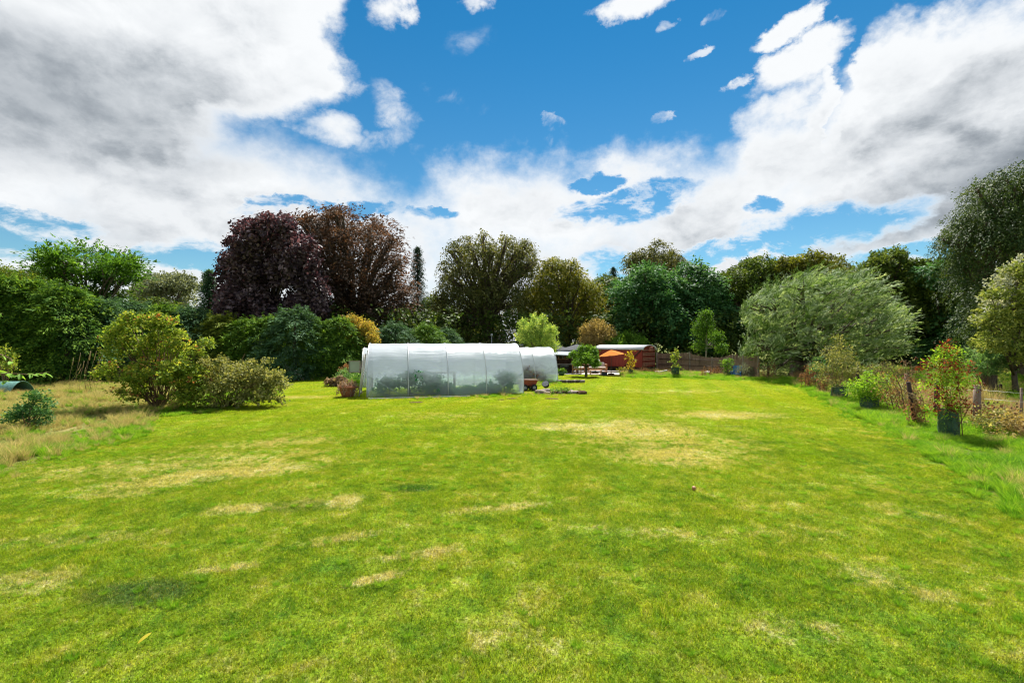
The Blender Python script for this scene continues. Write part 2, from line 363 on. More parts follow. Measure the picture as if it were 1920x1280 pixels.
def grass_mat(name, ground=False, trans=.55):
    m, T, o = new_mat(name); g = T.node('ShaderNodeGroup'); g.node_tree = GG; c = g.outputs[0]
    if ground:
        P = T.node('ShaderNodeNewGeometry').outputs['Position']
        n = T.noise(P, 28, 5, .75); c2 = T.mix(T.ss(n, .38, .62), T.mix(1.0, c, (.42, .42, .5, 1), 'MULTIPLY'), c)
        T.l.new(principled(T, c2, .95, .05, bump=n, bs=.8, bd=.03), o.inputs[0]); return m
    a = T.node('ShaderNodeAttribute', attribute_name='tint').outputs['Fac']
    v = T.ss(a, 0, 1, .45, 1.5, 'LINEAR')
    vm = T.node('ShaderNodeVectorMath', operation='SCALE'); T.put(vm.inputs[0], c); T.put(vm.inputs['Scale'], v)
    c2 = T.mix(T.ss(a, .86, .94, 0, .7), vm.outputs[0], (.42, .36, .13, 1))
    p = principled(T, c2, .7, .06); t = T.node('ShaderNodeBsdfTranslucent'); T.put(t.inputs[0], T.mix(1.0, c2, (1.45, 1.35, .45, 1), 'MULTIPLY'))
    mx = T.node('ShaderNodeMixShader'); mx.inputs[0].default_value = trans
    T.l.new(p, mx.inputs[1]); T.l.new(t.outputs[0], mx.inputs[2]); T.l.new(mx.outputs[0], o.inputs[0]); return m
M_lawn_soil = grass_mat('lawn_soil', True); M_blade = grass_mat('lawn_blade')
def field_mat():
    m, T, o = new_mat('rough_field'); P = T.node('ShaderNodeNewGeometry').outputs['Position']
    n = T.noise(P, .8, 7, .65, .3); n2 = T.noise(P, 12, 5, .7)
    c = T.ramp(n, [(.3, (.07, .11, .02)), (.5, (.14, .17, .03)), (.68, (.30, .25, .10))])
    c = T.mix(T.ss(n2, .4, .65, 0, .6), c, (.06, .07, .02, 1))
    T.l.new(principled(T, c, .95, .05, bump=n2, bs=.8, bd=.06), o.inputs[0]); return m
M_field = field_mat()
M_lush = leaf_mat('lush_grass', (.035, .12, .010), (.10, .22, .012), (.22, .30, .03), .5, .5, .3)
M_meadow = leaf_mat('meadow_grass', (.13, .17, .03), (.30, .26, .10), (.50, .40, .20), .4, .7, .15, (1.1, 1.0, .7))
M_brown = leaf_mat('dry_brown_weeds', (.10, .06, .035), (.24, .15, .085), (.40, .28, .17), .25, .8, .1, (1.1, 1, .8))

# ------------------------------------------------------------------ ground
def sheet(name, pts, z, mat, **kw):
    me = bpy.data.meshes.new(name); me.from_pydata([(p[0], p[1], z) for p in pts], [], [tuple(range(len(pts)))]); me.materials.append(mat); me.update()
    return link(name, me, **kw)
sheet('ground', [(-900, -900), (900, -900), (900, 1500), (-900, 1500)], 0, M_field, kind='structure')
lawn_px = [(1917, 959), (1836, 910), (1763, 870), (1682, 813), (1584, 772), (1540, 745), (1500, 724), (1430, 713), (1300, 709), (1160, 707), (1140, 702.5), (1050, 701), (1048, 690), (700, 690), (640, 708), (560, 714), (530, 735), (470, 758), (385, 775), (275, 782), (285, 800), (140, 845), (0, 892)]
lawn = [tuple(gp(*p)[:2]) for p in lawn_px] + [(-11.5, 8.0), (-12, 2.0), (-12, -12), (9.5, -12), (8.2, 2), (7.4, 5)]
sheet('lawn', lawn, .004, M_lawn_soil, kind='structure')
LAWN = np.array(lawn)
def inside(poly, x, y):
    n = len(poly); r = np.zeros(len(x), bool); j = n - 1
    for i in range(n):
        xi, yi = poly[i]; xj, yj = poly[j]
        c = ((yi > y) != (yj > y)) & (x < (xj - xi) * (y - yi) / (yj - yi + 1e-12) + xi)
        r ^= c; j = i
    return r

def blades(rng, n, rad, hmin, hmax, w, bend, segs=2, round_=True, spread_pow=.5, lean=0.0):
    """n grass blades within a disc (or bunched tuft)"""
    th = rng.uniform(0, 2 * np.pi, n); r = rad * rng.uniform(0, 1, n) ** spread_pow
    bx, by = r * np.cos(th), r * np.sin(th)
    if not round_: bx, by = rng.uniform(-rad, rad, n), rng.uniform(-rad, rad, n)
    h = rng.uniform(hmin, hmax, n); d = rng.uniform(0, 2 * np.pi, n)
    if lean: d = th + rng.normal(0, .6, n)
    bb = rng.uniform(.3, 1, n) * bend
    fa = rng.uniform(0, np.pi, n); wx, wy = np.cos(fa) * w / 2, np.sin(fa) * w / 2
    V = []; 
    for k in range(segs + 1):
        s = k / segs; ox = np.cos(d) * bb * h * s * s; oy = np.sin(d) * bb * h * s * s; z = h * s * (1 - .35 * bb * s)
        wk = (1 - s) ** .6 if k < segs else 0
        if k < segs:
            V.append(np.stack([bx + ox - wx * wk, by + oy - wy * wk, z], 1)); V.append(np.stack([bx + ox + wx * wk, by + oy + wy * wk, z], 1))
        else: V.append(np.stack([bx + ox, by + oy, z], 1))
    nv = 2 * segs + 1; V = np.stack(V, 1).reshape(-1, 3); base = (np.arange(n) * nv)[:, None]
    fs = []
    for k in range(segs - 1):
        a = 2 * k; fs += [base + np.array([a, a + 1, a + 3]), base + np.array([a, a + 3, a + 2])]
    a = 2 * (segs - 1); fs.append(base + np.array([a, a + 1, a + 2]))
    Fs = np.concatenate(fs, 0); tint = np.repeat(rng.uniform(0, 1, n), nv)
    return V, Fs, tint

def proto_collection(name, meshes):
    c = bpy.data.collections.new(name)
    for i, me in enumerate(meshes):
        o = bpy.data.objects.new(f"{name}_{i:02d}", me); c.objects.link(o)
    return c
def scatter(name, pts, rotz, scl, coll, idx, tilt=None, **kw):
    n = len(pts); me = bpy.data.meshes.new(name); me.vertices.add(n); me.vertices.foreach_set('co', np.asarray(pts, np.float32).ravel())
    rot = np.zeros((n, 3), np.float32); rot[:, 2] = rotz
    if tilt is not None: rot[:, :2] = tilt
    a = me.attributes.new('rot', 'FLOAT_VECTOR', 'POINT'); a.data.foreach_set('vector', rot.ravel())
    scl = np.asarray(scl, np.float32)
    if scl.ndim == 1: scl = np.stack([scl] * 3, 1)
    a = me.attributes.new('scl', 'FLOAT_VECTOR', 'POINT'); a.data.foreach_set('vector', scl.ravel())
    a = me.attributes.new('idx', 'INT', 'POINT'); a.data.foreach_set('value', np.asarray(idx, np.int32))
    ng = bpy.data.node_groups.new(name, 'GeometryNodeTree')
    ng.interface.new_socket('Geometry', in_out='INPUT', socket_type='NodeSocketGeometry'); ng.interface.new_socket('Geometry', in_out='OUTPUT', socket_type='NodeSocketGeometry')
    N = ng.nodes; gi = N.new('NodeGroupInput'); go = N.new('NodeGroupOutput'); iop = N.new('GeometryNodeInstanceOnPoints'); ci = N.new('GeometryNodeCollectionInfo')
    ci.inputs['Collection'].default_value = coll; ci.inputs['Separate Children'].default_value = True; ci.inputs['Reset Children'].default_value = True
    def na(nm, ty):
        x = N.new('GeometryNodeInputNamedAttribute'); x.data_type = ty; x.inputs[0].default_value = nm; return [o for o in x.outputs if o.enabled and o.name == 'Attribute'][0]
    Lk = ng.links; Lk.new(gi.outputs[0], iop.inputs['Points']); Lk.new(ci.outputs[0], iop.inputs['Instance']); iop.inputs['Pick Instance'].default_value = True
    Lk.new(na('idx', 'INT'), iop.inputs['Instance Index']); Lk.new(na('rot', 'FLOAT_VECTOR'), iop.inputs['Rotation']); Lk.new(na('scl', 'FLOAT_VECTOR'), iop.inputs['Scale'])
    Lk.new(iop.outputs[0], go.inputs[0])
    o = link(name, me, kind='stuff', **kw); md = o.modifiers.new('scatter', 'NODES'); md.node_group = ng
    return o

rng = np.random.default_rng(5)
def clover(rng, n, rad, mat):
    """low broad leaflets mixed in the sward"""
    V = []; Fs = []; tn = []
    for i in range(n):
        x, y = rng.uniform(-rad, rad, 2); z = rng.uniform(.015, .035); a0 = rng.uniform(0, 6.28); t = rng.uniform(0, .7)
        for k in range(3):
            a = a0 + k * 2.09; r = rng.uniform(.009, .014); b = len(V)
            V += [(x, y, z), (x + r * math.cos(a - .5), y + r * math.sin(a - .5), z + .003), (x + 1.5 * r * math.cos(a), y + 1.5 * r * math.sin(a), z), (x + r * math.cos(a + .5), y + r * math.sin(a + .5), z + .003)]
            Fs += [(b, b + 1, b + 2), (b, b + 2, b + 3)]; tn += [t] * 4
    return np.array(V), np.array(Fs), np.array(tn)
lawn_protos = []
for i in range(6):
    V, Fs, tn = blades(rng, 2300, .46, .018, .050, .0048, 1.1, 2, True)
    if i % 2 == 0:
        v2, f2, t2 = clover(rng, 90, .4, None); Fs = np.concatenate([Fs, f2 + len(V)]); V = np.concatenate([V, v2]); tn = np.concatenate([tn, t2])
    if i == 5:
        v2, f2, t2 = blades(rng, 160, .2, .05, .10, .006, 1.0, 3, True); Fs = np.concatenate([Fs, f2 + len(V)]); V = np.concatenate([V, v2]); tn = np.concatenate([tn, t2])
    lawn_protos.append(np_mesh('lawn_patch', V, Fs, M_blade, tn))
LP = proto_collection('lawn_patch', lawn_protos)
def lawn_points():
    P = []; S = []
    step = .5
    for (y0, y1, st, sc) in [(1.5, 13, .5, 1.0), (13, 24, .8, 1.5), (24, 42, 1.3, 2.3)]:
        xs = np.arange(-30, 30, st); ys = np.arange(y0, y1, st); gx, gy = np.meshgrid(xs, ys); gx = gx.ravel() + rng.uniform(-.3, .3, gx.size) * st; gy = gy.ravel() + rng.uniform(-.3, .3, gy.size) * st
        k = inside(LAWN, gx, gy) & (np.abs(gx) < gy * 1.12 + 1.5); gx, gy = gx[k], gy[k]
        P.append(np.stack([gx, gy, np.full(len(gx), .004)], 1)); s = np.full((len(gx), 3), sc); s[:, 2] = .95 if sc < 1.2 else 1.15; S.append(s)
    return np.concatenate(P), np.concatenate(S)
LPs, LSs = lawn_points(); nL = len(LPs); pidx = rng.choice(6, nL, p=[.2, .2, .19, .19, .14, .08])
zz = rng.uniform(.7, 1.25, nL); LSs[:, 2] *= zz
scatter('lawn_grass', LPs, rng.uniform(0, 6.28, nL), LSs, LP, pidx)

# longer grasses
def tuft_protos(mat, n, hmin, hmax, w, bend, k=5, rad=.14):
    out = []
    for i in range(k):
        V, Fs, tn = blades(rng, n, rad, hmin, hmax, w, bend, 4, True, .6, lean=1)
        out.append(np_mesh('tuft', V, Fs, mat, np.clip(tn * .7 + rng.uniform(0, .3), 0, 1)))
    return out
TUFTS = proto_collection('grass_tuft', tuft_protos(M_lush, 150, .12, .34, .009, 1.0) + tuft_protos(M_meadow, 120, .20, .50, .006, .75) + tuft_protos(M_brown, 70, .25, .65, .006, .7, rad=.18))
def region(poly, dens, seed):
    rg = np.random.default_rng(seed); poly = np.array(poly); lo, hi = poly.min(0), poly.max(0); n = int((hi - lo).prod() * dens)
    x = rg.uniform(lo[0], hi[0], n); y = rg.uniform(lo[1], hi[1], n); k = inside(poly, x, y); return x[k], y[k], rg
def wild(name, poly, dens, mixp, smin, smax, seed, avoid_lawn=True, **kw):
    x, y, rg = region(poly, dens, seed)
    if avoid_lawn:
        k = ~inside(LAWN, x, y); x, y = x[k], y[k]
    n = len(x); kind = rg.choice(3, n, p=mixp); idx = kind * 5 + rg.integers(0, 5, n)
    # clumpy sizes
    s = rg.uniform(smin, smax, n) * (0.75 + .35 * np.sin(x * 1.7 + 1.3 * np.sin(y)) * np.cos(y * 1.3 + x * .4))
    scatter(name, np.stack([x, y, np.zeros(n)], 1), rg.uniform(0, 6.28, n), s, TUFTS, idx, **kw)
G = lambda *p: [tuple(gp(*q)[:2]) for q in p]
# left meadow
wild('meadow_grass', G((-40, 900), (140, 848), (288, 801), (278, 780), (330, 770), (330, 740), (240, 722), (-150, 722), (-420, 800)), 16, [.30, .70, .0], .6, 1.1, 11)
wild('meadow_green_tufts', G((-40, 905), (140, 850), (290, 803), (280, 782), (390, 778), (530, 738), (520, 725), (300, 745), (180, 800), (-40, 860)), 26, [.95, .05, 0], .4, .75, 12, False)
# right verge
wild('verge_grass', G((1960, 990), (1836, 912), (1763, 872), (1682, 815), (1584, 774), (1500, 725), (1430, 713), (1300, 709), (1165, 707), (1165, 700), (1300, 700), (1500, 712), (1600, 735), (1750, 775), (1830, 800), (1990, 850)), 38, [.96, .04, 0], .55, 1.25, 13, False)
wild('verge_edge_tufts', G((1960, 1010), (1820, 925), (1745, 880), (1665, 820), (1570, 778), (1490, 727), (1425, 715), (1165, 709), (1165, 705), (1430, 711), (1510, 722), (1600, 772), (1700, 812), (1780, 868), (1850, 905), (1960, 975)), 16, [1, 0, 0], .25, .75, 31, False)
wild('meadow_edge_tufts', G((-40, 915), (150, 862), (300, 812), (300, 786), (270, 782), (280, 800), (140, 840), (-40, 885)), 14, [.8, .2, 0], .25, .7, 32, False)
wild('verge_dry_weeds', G((1990, 850), (1830, 795), (1700, 760), (1560, 728), (1490, 712), (1490, 704), (1600, 712), (1760, 735), (1990, 780)), 12, [.25, .25, .5], .8, 1.5, 14)
wild('field_grass', G((1990, 780), (1760, 735), (1600, 714), (1490, 704), (1490, 696), (1990, 690)), 2.6, [.8, .15, .05], 1.2, 2.4, 15)
wild('bank_grass', G((1165, 705), (1300, 707), (1430, 711), (1430, 700), (1225, 694), (1180, 698)), 14, [.55, .3, .15], .5, 1.1, 16, False)
wild('tunnel_edge_grass', G((690, 751), (990, 745), (1090, 741), (1085, 728), (990, 738), (690, 746)), 26, [.75, .25, 0], .28, .6, 17, False)
wild('hedge_foot_grass', G((-300, 722), (240, 724), (620, 712), (620, 707), (240, 715), (-300, 715)), 8, [.6, .4, 0], .7, 1.2, 18, False)
wild('tunnel_side_weeds', G((635, 722), (672, 726), (676, 700), (640, 700)), 22, [1, 0, 0], 1.0, 2.1, 19, False)
wild('between_tunnels_grass', G((985, 726), (1050, 722), (1050, 714), (985, 714)), 22, [.9, .1, 0], .6, 1.2, 20, False)

x_, y_, rg_ = region([(-9, 2.5), (9, 2.5), (14, 14), (-14, 14)], 5.0, 23); k_ = inside(LAWN, x_, y_); x_, y_ = x_[k_], y_[k_]
scatter('lawn_tufts', np.stack([x_, y_, np.zeros(len(x_))], 1), rg_.uniform(0, 6.28, len(x_)), rg_.uniform(.16, .34, len(x_)), TUFTS, rg_.integers(0, 5, len(x_)))
# ------------------------------------------------------------------ foliage
def unit(a): return a / (np.linalg.norm(a, axis=-1, keepdims=True) + 1e-9)
def sprays(rg, P, O, k, sl, sw, th, droop, flat, ll, lw, jit=.5, wind=(0, 0, 0), curl=.3, tvar=.55, tb=0.0):
    """leaf quads grouped into sprays"""
    Mn = len(P); up = np.array([0, 0, 1.0])
    d = unit(O * np.array([1, 1, .7]) + np.array(wind) - droop * up + rg.normal(0, .25, (Mn, 3)))
    nr = unit(flat * up + (1 - flat) * O + rg.normal(0, .25, (Mn, 3)))
    s = unit(np.cross(d, nr)); nr = unit(np.cross(s, d))
    sz = rg.uniform(.65, 1.3, (Mn, 1, 1))
    t = rg.uniform(0, 1, (Mn, k, 1)); q = rg.uniform(-1, 1, (Mn, k, 1)); g = rg.normal(0, 1, (Mn, k, 1))
    C = P[:, None] + sz * (d[:, None] * (t - .35) * sl + s[:, None] * q * sw * (1.1 - .75 * t) + nr[:, None] * g * th) - up * curl * sl * t * t
    C = C.reshape(-1, 3)
    D = unit((d[:, None] + s[:, None] * q * .9 - up * curl * t + rg.normal(0, jit, (Mn, k, 3))).reshape(-1, 3))
    Nn = unit((nr[:, None] + rg.normal(0, jit, (Mn, k, 3))).reshape(-1, 3))
    S = unit(np.cross(D, Nn)); n = len(C); L = ll * rg.uniform(.6, 1.3, (n, 1)); W = lw * rg.uniform(.6, 1.3, (n, 1))
    V = np.stack([C - D * L * .5, C + S * W * .5 - D * L * .05, C + D * L * .5 + Nn * L * -.12, C - S * W * .5 - D * L * .05], 1).reshape(-1, 3)
    Fq = np.arange(n * 4).reshape(-1, 4)
    tint = np.clip((np.repeat(rg.uniform(0, 1, Mn), k)) * tvar + rg.uniform(0, 1, n) * (1 - tvar) + tb, 0, 1)
    return V, Fq, np.repeat(tint, 4)
def join(parts):
    V = []; Fq = []; T_ = []; b = 0
    for v, f, t in parts: V.append(v); Fq.append(f + b); T_.append(t); b += len(v)
    return np.concatenate(V), np.concatenate(Fq), np.concatenate(T_)
def lobe_points(rg, lobes, n, low=-.55, shell=(.72, 1.02), rag=0):
    """lobes: (x,y,z,rx,ry,rz) -> points near their shells, skipping points buried in other lobes"""
    L0 = np.array(lobes); subs = []
    for l in L0:
        m = 9; o = unit(rg.normal(0, 1, (m, 3))); o[:, 2] = np.where(o[:, 2] < low, -o[:, 2], o[:, 2]); sr = rg.uniform(.20, .56, (m, 1)) * (.75 if rag else 1); c = l[:3] + o * l[3:6] * ((1.18 if rag else 1.06) - sr * .7) * rg.uniform(.85, 1.1, (m, 1))
        subs.append(np.concatenate([c, sr * l[3:6]], 1)); subs.append(np.concatenate([l[:3], l[3:6] * (.42 if rag else .56)])[None])
    Lb = np.concatenate(subs); w = (Lb[:, 3] * Lb[:, 5] + Lb[:, 4] * Lb[:, 5]); w = w / w.sum()
    k = rg.choice(len(Lb), int(n * 4.5), p=w); O = unit(rg.normal(0, 1, (len(k), 3))); ok = O[:, 2] > low
    k, O = k[ok], O[ok]; r = np.where(rg.uniform(0, 1, (len(k), 1)) < .10, rg.uniform(1.05, 1.32, (len(k), 1)), rg.uniform(*shell, (len(k), 1))) * (1 + .12 * np.sin(7 * O[:, :1] + 3 * O[:, 1:2] + k[:, None]))
    P = Lb[k, :3] + O * Lb[k, 3:6] * r
    bur = np.zeros(len(P), bool)
    for i, l in enumerate(Lb):
        q = (((P - l[:3]) / l[3:6]) ** 2).sum(1); bur |= (q < .42) & (k != i)
    keep = ~bur | (rg.uniform(0, 1, len(P)) < .10); P, O = P[keep], O[keep]
    return P[:n], O[:n]
def px_lobes(rg, lst, depth, thick=.9, jit=1.0):
    """(px,py,r[,ry]) circles of the photo -> ellipsoids at a depth, with real thickness"""
    out = []; xs = np.array([l[0] for l in lst], float); rs = max(l[2] for l in lst)
    cx = (min(xs) + max(xs)) / 2; half = (max(xs) - min(xs)) / 2 + 1e-3; wid = (half + rs) / F * depth
    for l in lst:
        px, py, r = l[:3]; ry = l[3] if len(l) > 3 else r
        m = r / F * depth; mz = ry / F * depth
        room = math.sqrt(max(0, 1 - ((px - cx) / (half + rs)) ** 2)) * wid * .55 * thick
        dy = rg.uniform(-1, 1) * room * jit
        p = at(px, py, depth + dy); k = (depth + dy) / depth
        out.append((p.x, p.y, p.z, m * k, m * k * max(.8, thick), mz * k))
        if room > 1.2 * m: # body behind and in front so that the crown is round in plan
            for sgn in (-1, 1):
                p = at(px + rg.uniform(-.3, .3) * r, py + rg.uniform(0, .5) * ry, depth + sgn * room); out.append((p.x, p.y, p.z, m * .85, m * .85, mz * .85))
    return out

def limb_mesh(rg, base, lobes, r0, hfork, mat, nsub=3, lean=0.0, stems=1):
    mb = MB(); b = Vector(base)
    tops = []
    cen = Vector(np.array([l[:3] for l in lobes]).mean(0)); fork = Vector((b.x + (cen.x - b.x) * .35 + lean, b.y + (cen.y - b.y) * .35, hfork))
    mb.tube([b - Vector((0, 0, .1)), b + Vector((0, 0, .25)), b.lerp(fork, .5), fork], [r0 * 1.45, r0 * 1.08, r0 * .92, r0 * .8], 9)
    for l in lobes:
        c = Vector(l[:3]); st = b.lerp(fork, rg.uniform(.75, 1.0)); mid = st.lerp(c, .5) + Vector((0, 0, rg.uniform(.0, .25) * (c - st).length)) 
        rr = r0 * rg.uniform(.28, .5)
        mb.tube([st, st.lerp(mid, .6), mid, c], [rr, rr * .8, rr * .6, rr * .3], 6)
        for _ in range(nsub):
            o = Vector(rg.normal(0, 1, 3)).normalized(); o.z = abs(o.z) * .7
            e = c + Vector((o.x * l[3], o.y * l[4], o.z * l[5])) * .85; s0 = mid.lerp(c, rg.uniform(0, 1)); m2 = s0.lerp(e, .5) + Vector((0, 0, .1 * (e - s0).length))
            mb.tube([s0, m2, e], [rr * .35, rr * .22, rr * .08], 5)
    return mb

def tree(name, label, cat, depth, bpx, lobes_px, mat, n, k, params, r0=.3, fork=.3, seed=1, group=None, bark_m=None, thick=.9, low=-.55, nsub=3, ground=None, extra=None, shell=(.72, 1.02), second=None):
    rg = np.random.default_rng(seed)
    lobes = px_lobes(rg, lobes_px, depth, thick); base = Vector(((bpx - 960) / F * depth, depth, 0))
    root = empty(name, base, label=label, cat=cat, group=group)
    P, O = lobe_points(rg, lobes, n, low, shell); B = np.array(base)
    V, Fq, tn = sprays(rg, P - B, O, k, **params)
    if extra: V, Fq, tn = join([(V, Fq, tn), extra(rg, lobes, B)])
    me = np_mesh('crown', V, Fq, mat, tn); link('crown', me, root, kind='stuff')
    if second:
        m2, n2, l2, p2 = second; P, O = lobe_points(rg, px_lobes(rg, l2, depth, thick), n2, low, shell); V, Fq, tn = sprays(rg, P - B, O, k, **p2); link('shoots', np_mesh('shoots', V, Fq, m2, tn), root, kind='stuff')
    ztop = max(l[2] + l[5] for l in lobes)
    mb = limb_mesh(rg, (0, 0, 0), [tuple(np.array(l[:3]) - B) + tuple(l[3:]) for l in lobes], r0, ztop * fork, bark_m or bark, nsub)
    mb.build('trunk', bark_m or bark, root)
    return root

MAT = {
 'maple': leaf_mat('purple_maple_leaf', (.014, .010, .012), (.042, .028, .032), (.19, .145, .15), .18, .36, .6, (1.2, .6, .6)),
 'copper': leaf_mat('copper_beech_leaf', (.017, .014, .010), (.048, .034, .024), (.15, .095, .06), .22, .5, .35, (1.2, .8, .5)),
 'olive': leaf_mat('olive_beech_leaf', (.030, .038, .012), (.065, .078, .020), (.17, .16, .055), .28),
 'great': leaf_mat('great_beech_leaf', (.013, .030, .008), (.034, .058, .013), (.105, .135, .038), .22),
 'yellowish': leaf_mat('yellow_beech_leaf', (.032, .045, .008), (.10, .115, .014), (.22, .19, .03), .3),
 'sycamore': leaf_mat('sycamore_leaf', (.012, .042, .014), (.030, .085, .026), (.085, .17, .06), .28),
 'oak': leaf_mat('oak_leaf', (.018, .036, .008), (.048, .078, .014), (.12, .155, .03), .28),
 'bright': leaf_mat('fresh_green_leaf', (.028, .075, .01), (.07, .15, .015), (.17, .27, .04), .38),
 'conifer': leaf_mat('leylandii_spray', (.011, .034, .006), (.038, .085, .010), (.15, .23, .025), .25, .55, .25),
 'conifer_blue': leaf_mat('blue_green_spray', (.014, .036, .014), (.035, .078, .032), (.10, .17, .08), .2, .55, .25),
 'conifer_yellow': leaf_mat('yellow_green_spray', (.03, .05, .008), (.085, .12, .014), (.20, .22, .03), .3, .55, .25),
 'spruce': leaf_mat('spruce_needle', (.008, .022, .009), (.018, .042, .018), (.045, .085, .04), .1, .6, .2),
 'willow': leaf_mat('willow_leaf', (.035, .080, .016), (.095, .165, .042), (.34, .42, .25), .4, .4, .45),
 'willow_green': leaf_mat('osier_leaf', (.03, .08, .03), (.09, .18, .06), (.22, .32, .12), .4),
 'grey': leaf_mat('grey_green_leaf', (.05, .065, .035), (.11, .13, .075), (.20, .22, .14), .25),
 'poplar': leaf_mat('white_poplar_leaf', (.15, .18, .10), (.42, .45, .36), (.72, .74, .68), .25, .5, .3),
 'orange': leaf_mat('orange_autumn_leaf', (.10, .12, .02), (.24, .20, .035), (.38, .22, .07), .4),
 'tan': leaf_mat('tan_shrub_leaf', (.09, .085, .025), (.21, .16, .06), (.32, .24, .10), .35),
 'currant': leaf_mat('yellowing_shrub_leaf', (.05, .10, .014), (.14, .21, .025), (.36, .35, .06), .42),
 'currant_red': leaf_mat('reddening_shrub_leaf', (.12, .05, .02), (.28, .12, .05), (.40, .24, .07), .35),
 'bush': leaf_mat('bush_leaf', (.035, .06, .015), (.12, .13, .035), (.34, .32, .13), .35),
 'laurel': leaf_mat('laurel_leaf', (.015, .05, .014), (.04, .11, .028), (.13, .23, .08), .25, .3, .6),
 'rowan': leaf_mat('rowan_leaf', (.05, .12, .015), (.13, .24, .02), (.26, .36, .03), .45),
 'russet': leaf_mat('russet_leaf', (.06, .012, .008), (.13, .028, .016), (.24, .06, .03), .35),
 'yellow': leaf_mat('yellow_leaf', (.30, .28, .02), (.50, .42, .03), (.65, .52, .06), .45),
 'white': leaf_mat('pale_flower', (.30, .36, .30), (.60, .62, .62), (.80, .80, .82), .3),
 'cherry': leaf_mat('cherry_leaf', (.05, .11, .012), (.09, .19, .02), (.16, .27, .04), .4, .35, .5),
 'tomato': leaf_mat('tomato_leaf', (.010, .070, .025), (.025, .16, .05), (.08, .28, .07), .35),
 'dead': leaf_mat('dead_leaf', (.10, .05, .03), (.26, .13, .07), (.42, .25, .14), .25, .8, .1),
 'heap': leaf_mat('leaf_heap', (.10, .07, .05), (.28, .19, .13), (.46, .34, .25), .15, .85, .1),
}
BEECH = dict(sl=1.7, sw=.42, th=.08, droop=.55, flat=.68, ll=.27, lw=.15, jit=.28, curl=.45, wind=(.3, 0, 0), tvar=.65)
LAYER = dict(sl=1.4, sw=.6, th=.06, droop=.22, flat=.7, ll=.30, lw=.2, jit=.28, curl=.25, wind=(.2, 0, 0), tvar=.65)
CLUMP = dict(sl=.7, sw=.45, th=.22, droop=.1, flat=.55, ll=.27, lw=.19, jit=.65, curl=.12)

# ---- distinctive trees
tree('purple_maple', 'near black purple maple with glossy leaves, in front of the copper beech', 'tree', 43, 508,
     [(438, 455, 13, 9), (427, 478, 9, 6), (455, 428, 12), (500, 412, 14, 9), (530, 418, 12, 9), (420, 585, 12), (415, 555, 8), (505, 444, 30), (470, 472, 27), (548, 470, 38), (450, 520, 34), (520, 520, 50), (575, 530, 32), (445, 570, 34), (500, 580, 45), (565, 585, 36), (590, 575, 20), (480, 430, 18), (535, 428, 20), (430, 490, 14), (432, 545, 14), (598, 600, 14)],
     MAT['maple'], 3600, 12, dict(CLUMP, ll=.30, lw=.26, sl=.8, sw=.5, th=.25, jit=.7), .38, .25, 21)
tree('copper_beech', 'broad reddish brown copper beech, tallest crown left of centre', 'tree', 50, 665,
     [(585, 408, 14, 10), (640, 400, 16, 11), (700, 420, 18, 11), (738, 450, 14), (752, 492, 14), (764, 545, 11), (557, 408, 7, 5), (612, 430, 36, 30), (655, 430, 48, 36), (700, 440, 40, 32), (590, 470, 45), (660, 480, 60), (722, 485, 38, 32), (620, 530, 60), (700, 535, 52), (742, 530, 28, 24), (600, 580, 50), (660, 585, 60), (725, 575, 45, 38), (628, 398, 20, 12), (572, 415, 18, 14), (748, 570, 22)],
     MAT['copper'], 3800, 15, dict(BEECH, droop=.05, sl=1.9, sw=.6, th=.05, flat=.85, curl=.25, jit=.25, wind=(.4, 0, .1)), .55, .2, 22)
tree('pendulous_beech', 'tall olive green beech with hanging sprays and sky showing through its limbs', 'tree', 54, 915,
     [(905, 442, 14, 8), (952, 450, 14, 8), (988, 458, 12, 8), (1003, 492, 9, 6), (842, 470, 9, 7), (826, 560, 9, 12), (880, 466, 30, 22), (925, 472, 32, 22), (972, 470, 34, 24), (860, 505, 34, 28), (912, 508, 42, 30), (975, 508, 32, 26), (845, 550, 34, 30), (905, 555, 44, 34), (965, 560, 42, 34), (840, 590, 34), (895, 605, 46), (955, 605, 46), (985, 470, 14, 18), (855, 462, 14, 12), (838, 520, 12), (998, 490, 10), (850, 625, 30), (920, 640, 40, 24)],
     MAT['olive'], 3100, 14, BEECH, .60, .34, 23, thick=.75, nsub=4)
tree('yellowing_beech', 'yellow-green beech crown to the right of the hanging olive beech', 'tree', 56, 1062,
     [(1045, 510, 36, 26), (1080, 535, 34, 28), (1020, 545, 36), (1060, 570, 46), (1112, 550, 22, 22), (1105, 590, 34), (1010, 590, 36), (1055, 620, 46, 34), (1115, 625, 28), (1035, 495, 14, 10), (1066, 500, 18, 12)],
     MAT['yellowish'], 2500, 14, dict(BEECH, droop=.5), .5, .3, 24)
tree('domed_tree', 'dark domed tree standing far off above the green sycamores', 'tree', 78, 1226,
     [(1226, 478, 36, 24), (1196, 492, 24, 20), (1256, 492, 26, 20), (1226, 505, 42, 26), (1226, 540, 45), (1190, 550, 24)], MAT['olive'], 1500, 13, dict(BEECH, droop=.6, sl=2.0, ll=.34, lw=.2), .6, .4, 25)
tree('sycamore', 'blue-green sycamore with layered sprays behind the railway wagon', 'tree', 52, 1215,
     [(1215, 520, 34, 22), (1175, 545, 34, 26), (1235, 545, 40, 28), (1195, 580, 46, 32), (1160, 600, 34), (1245, 585, 38), (1215, 625, 50, 34), (1165, 640, 36, 26), (1265, 625, 36)], MAT['sycamore'], 2800, 14, LAYER, .4, .3, 26)
tree('sycamore', 'lighter green sycamore rising between the domed tree and the birch', 'tree', 53, 1300,
     [(1290, 515, 30, 24), (1320, 540, 34, 26), (1285, 560, 38, 30), (1335, 580, 36), (1295, 610, 44), (1345, 620, 34), (1310, 650, 40, 26)], MAT['sycamore'], 2200, 14, dict(LAYER, tb=.1), .4, .3, 27)
